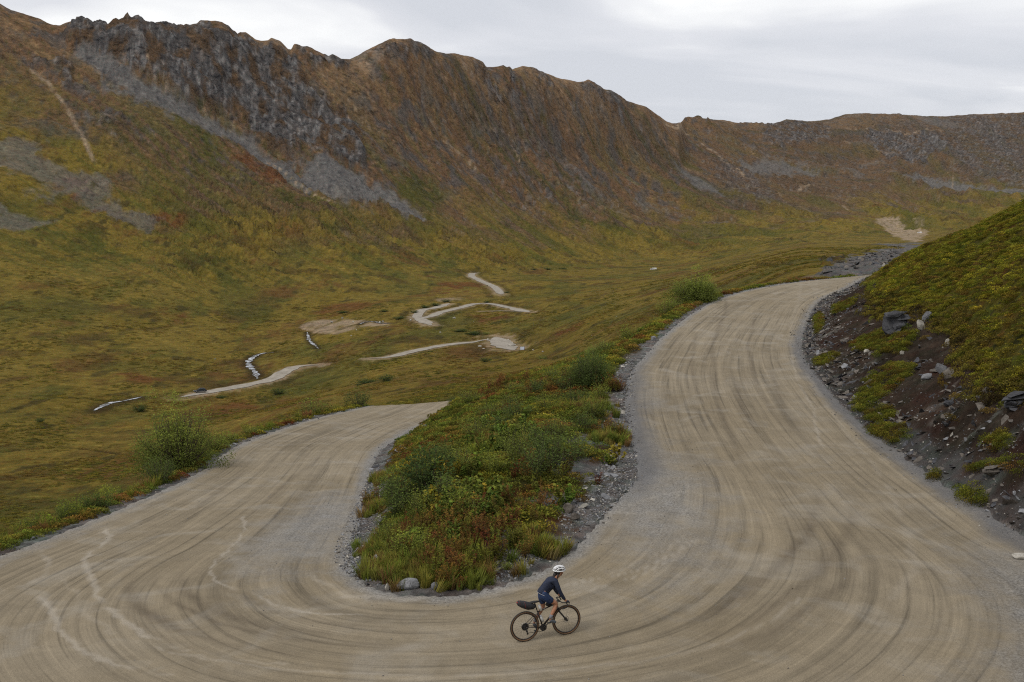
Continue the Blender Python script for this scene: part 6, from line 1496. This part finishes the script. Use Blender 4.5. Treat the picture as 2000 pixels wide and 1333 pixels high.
Geo().tube([(.93, -.078, 1.78), (.96, -.06, 1.69), (.97, 0, 1.655), (.96, .06, 1.69), (.93, .078, 1.78)], .004, 4).build('chin_strap', M_black, helmet)

Geo.fit = None
# ------------------------------------------------------------------ vehicles and board in the valley
def vehicle(label, px, py, heading, body, L_, kind, name='parked_car', cat='car', y0=130.):
    p = hit([(px, py)], y0)[0]; x, y = float(p[0]), float(p[1]); z = float(sheet_z(x, y)[0]) + .3
    r = thing(name, label, cat, (x, y, z), heading); W_ = .9 if kind != 'rv' else 1.1; mb = simple_mat(name + '_paint', body, .3, .2); gl = simple_mat('tinted_glass', (.02, .03, .035), .1)
    if kind == 'car':
        prof = [(-.50, .25), (-.50, .62), (-.47, .78), (.20, .80), (.42, .66), (.49, .52), (.50, .25)]; cab = [(-.45, .78), (-.38, 1.32), (-.20, 1.42), (.02, 1.40), (.24, .80)]; win = [(-.41, .84), (-.355, 1.26), (-.19, 1.34), (.01, 1.32), (.19, .84)]
    elif kind == 'van':
        prof = [(-.50, .25), (-.50, 1.0), (.30, 1.0), (.46, .85), (.50, .55), (.50, .25)]; cab = [(-.50, 1.0), (-.49, 1.75), (-.44, 1.85), (.14, 1.85), (.31, 1.0)]; win = [(.02, 1.08), (.02, 1.66), (.13, 1.66), (.26, 1.08)]
    def slab_(pl, w, nm, mat, par, bev=.06):
        n = len(pl); V_ = [(a * L_, -w, b) for a, b in pl] + [(a * L_, w, b) for a, b in pl]; F_ = [tuple(range(n))[::-1], tuple(range(n, 2 * n))] + [(i, (i + 1) % n, n + (i + 1) % n, n + i) for i in range(n)]
        g = Geo(); g.V = V_; g.F = F_; return g.build(nm, mat, par, False, bev)
    slab_(prof, W_, 'body', mb, r, .08); slab_(cab, W_ * .86, 'cabin', mb, r, .08); slab_(win, W_ * .87 + .005, 'side_windows', gl, r, 0)
    fx, bx_ = (cab[-1], cab[-2]); Geo().tube([(fx[0] * L_ + .01, -W_ * .7, fx[1] + .08), (fx[0] * L_ + .01, W_ * .7, fx[1] + .08)], .03, 4).build('wiper_cowl', gl, r)
    g = Geo(); a_, b_ = np.array([cab[-1][0] * L_, cab[-1][1]]), np.array([cab[-2][0] * L_, cab[-2][1]]); g.V = [(a_[0] + .03, -W_ * .74, a_[1] + .06), (a_[0] + .03, W_ * .74, a_[1] + .06), (b_[0] + .05, W_ * .66, b_[1] - .06), (b_[0] + .05, -W_ * .66, b_[1] - .06)]; g.F = [(0, 1, 2, 3)]; g.build('windscreen', gl, r, False)
    for sx in (-.32, .31):
        for sy in (-1, 1):
            w = Geo().disc((sx * L_, sy * (W_ - .08), .34), .34, .22, 20).build('wheel', M_black, r, False); Geo().disc((sx * L_, sy * (W_ + .035), .34), .2, .02, 12).build('rim', M_metal, w, False)
    for sy in (-1, 1):
        Geo().ell((.485 * L_, sy * W_ * .72, .62), (.06, .16, .08), 8, 6).build('headlight', M_white, r); Geo().ell((-.495 * L_, sy * W_ * .75, .75), (.04, .12, .10), 8, 6).build('tail_light', M_red, r)
    return r
vehicle('dark hatchback on the pale valley road at its lower left end', 391, 768, math.radians(205), (.03, .035, .045), 4.4, 'car')
vehicle('white van on the valley floor far beyond the winding road', 1276, 527, math.radians(190), (.78, .78, .76), 6.2, 'van', 'white_van', 'van')
vehicle('tiny white van at the pale gravel lot under the pass', 1796, 458, math.radians(170), (.78, .78, .78), 6.0, 'van', 'white_van', 'van', y0=900.)
p = hit([(1020, 689)], 130.)[0]; sb = thing('sign_board', 'small white board on two dark posts right of the valley road junction', 'sign', (p[0], p[1], float(sheet_z(p[0], p[1])[0]) - .1), math.radians(5))
Geo().box(-.75, .75, -.04, .04, .45, 1.55).build('board', simple_mat('pale_board', (.62, .66, .78), .6), sb, False)
for s in (-1, 1): Geo().box(s * .85 - .06, s * .85 + .06, -.06, .06, 0, 1.6).build('post', M_black, sb, False)

# one closed box of thin air round everything
hz_ = bpy.data.materials.new('valley_air'); hz_.use_nodes = True; nt = hz_.node_tree; nt.nodes.clear(); o_ = nt.nodes.new('ShaderNodeOutputMaterial'); pv = nt.nodes.new('ShaderNodeVolumePrincipled')
pv.inputs['Color'].default_value = (.80, .86, .95, 1); pv.inputs['Density'].default_value = HAZE; pv.inputs['Anisotropy'].default_value = .2; nt.links.new(pv.outputs[0], o_.inputs['Volume'])
if HAZE > 0:
    g = Geo().box(-64000, 64000, -200, 9300, -150, 760); hb = g.build('haze', hz_, None, False); hb['kind'] = 'stuff'; hb['label'] = 'thin grey air filling the valley'; hb['category'] = 'haze'
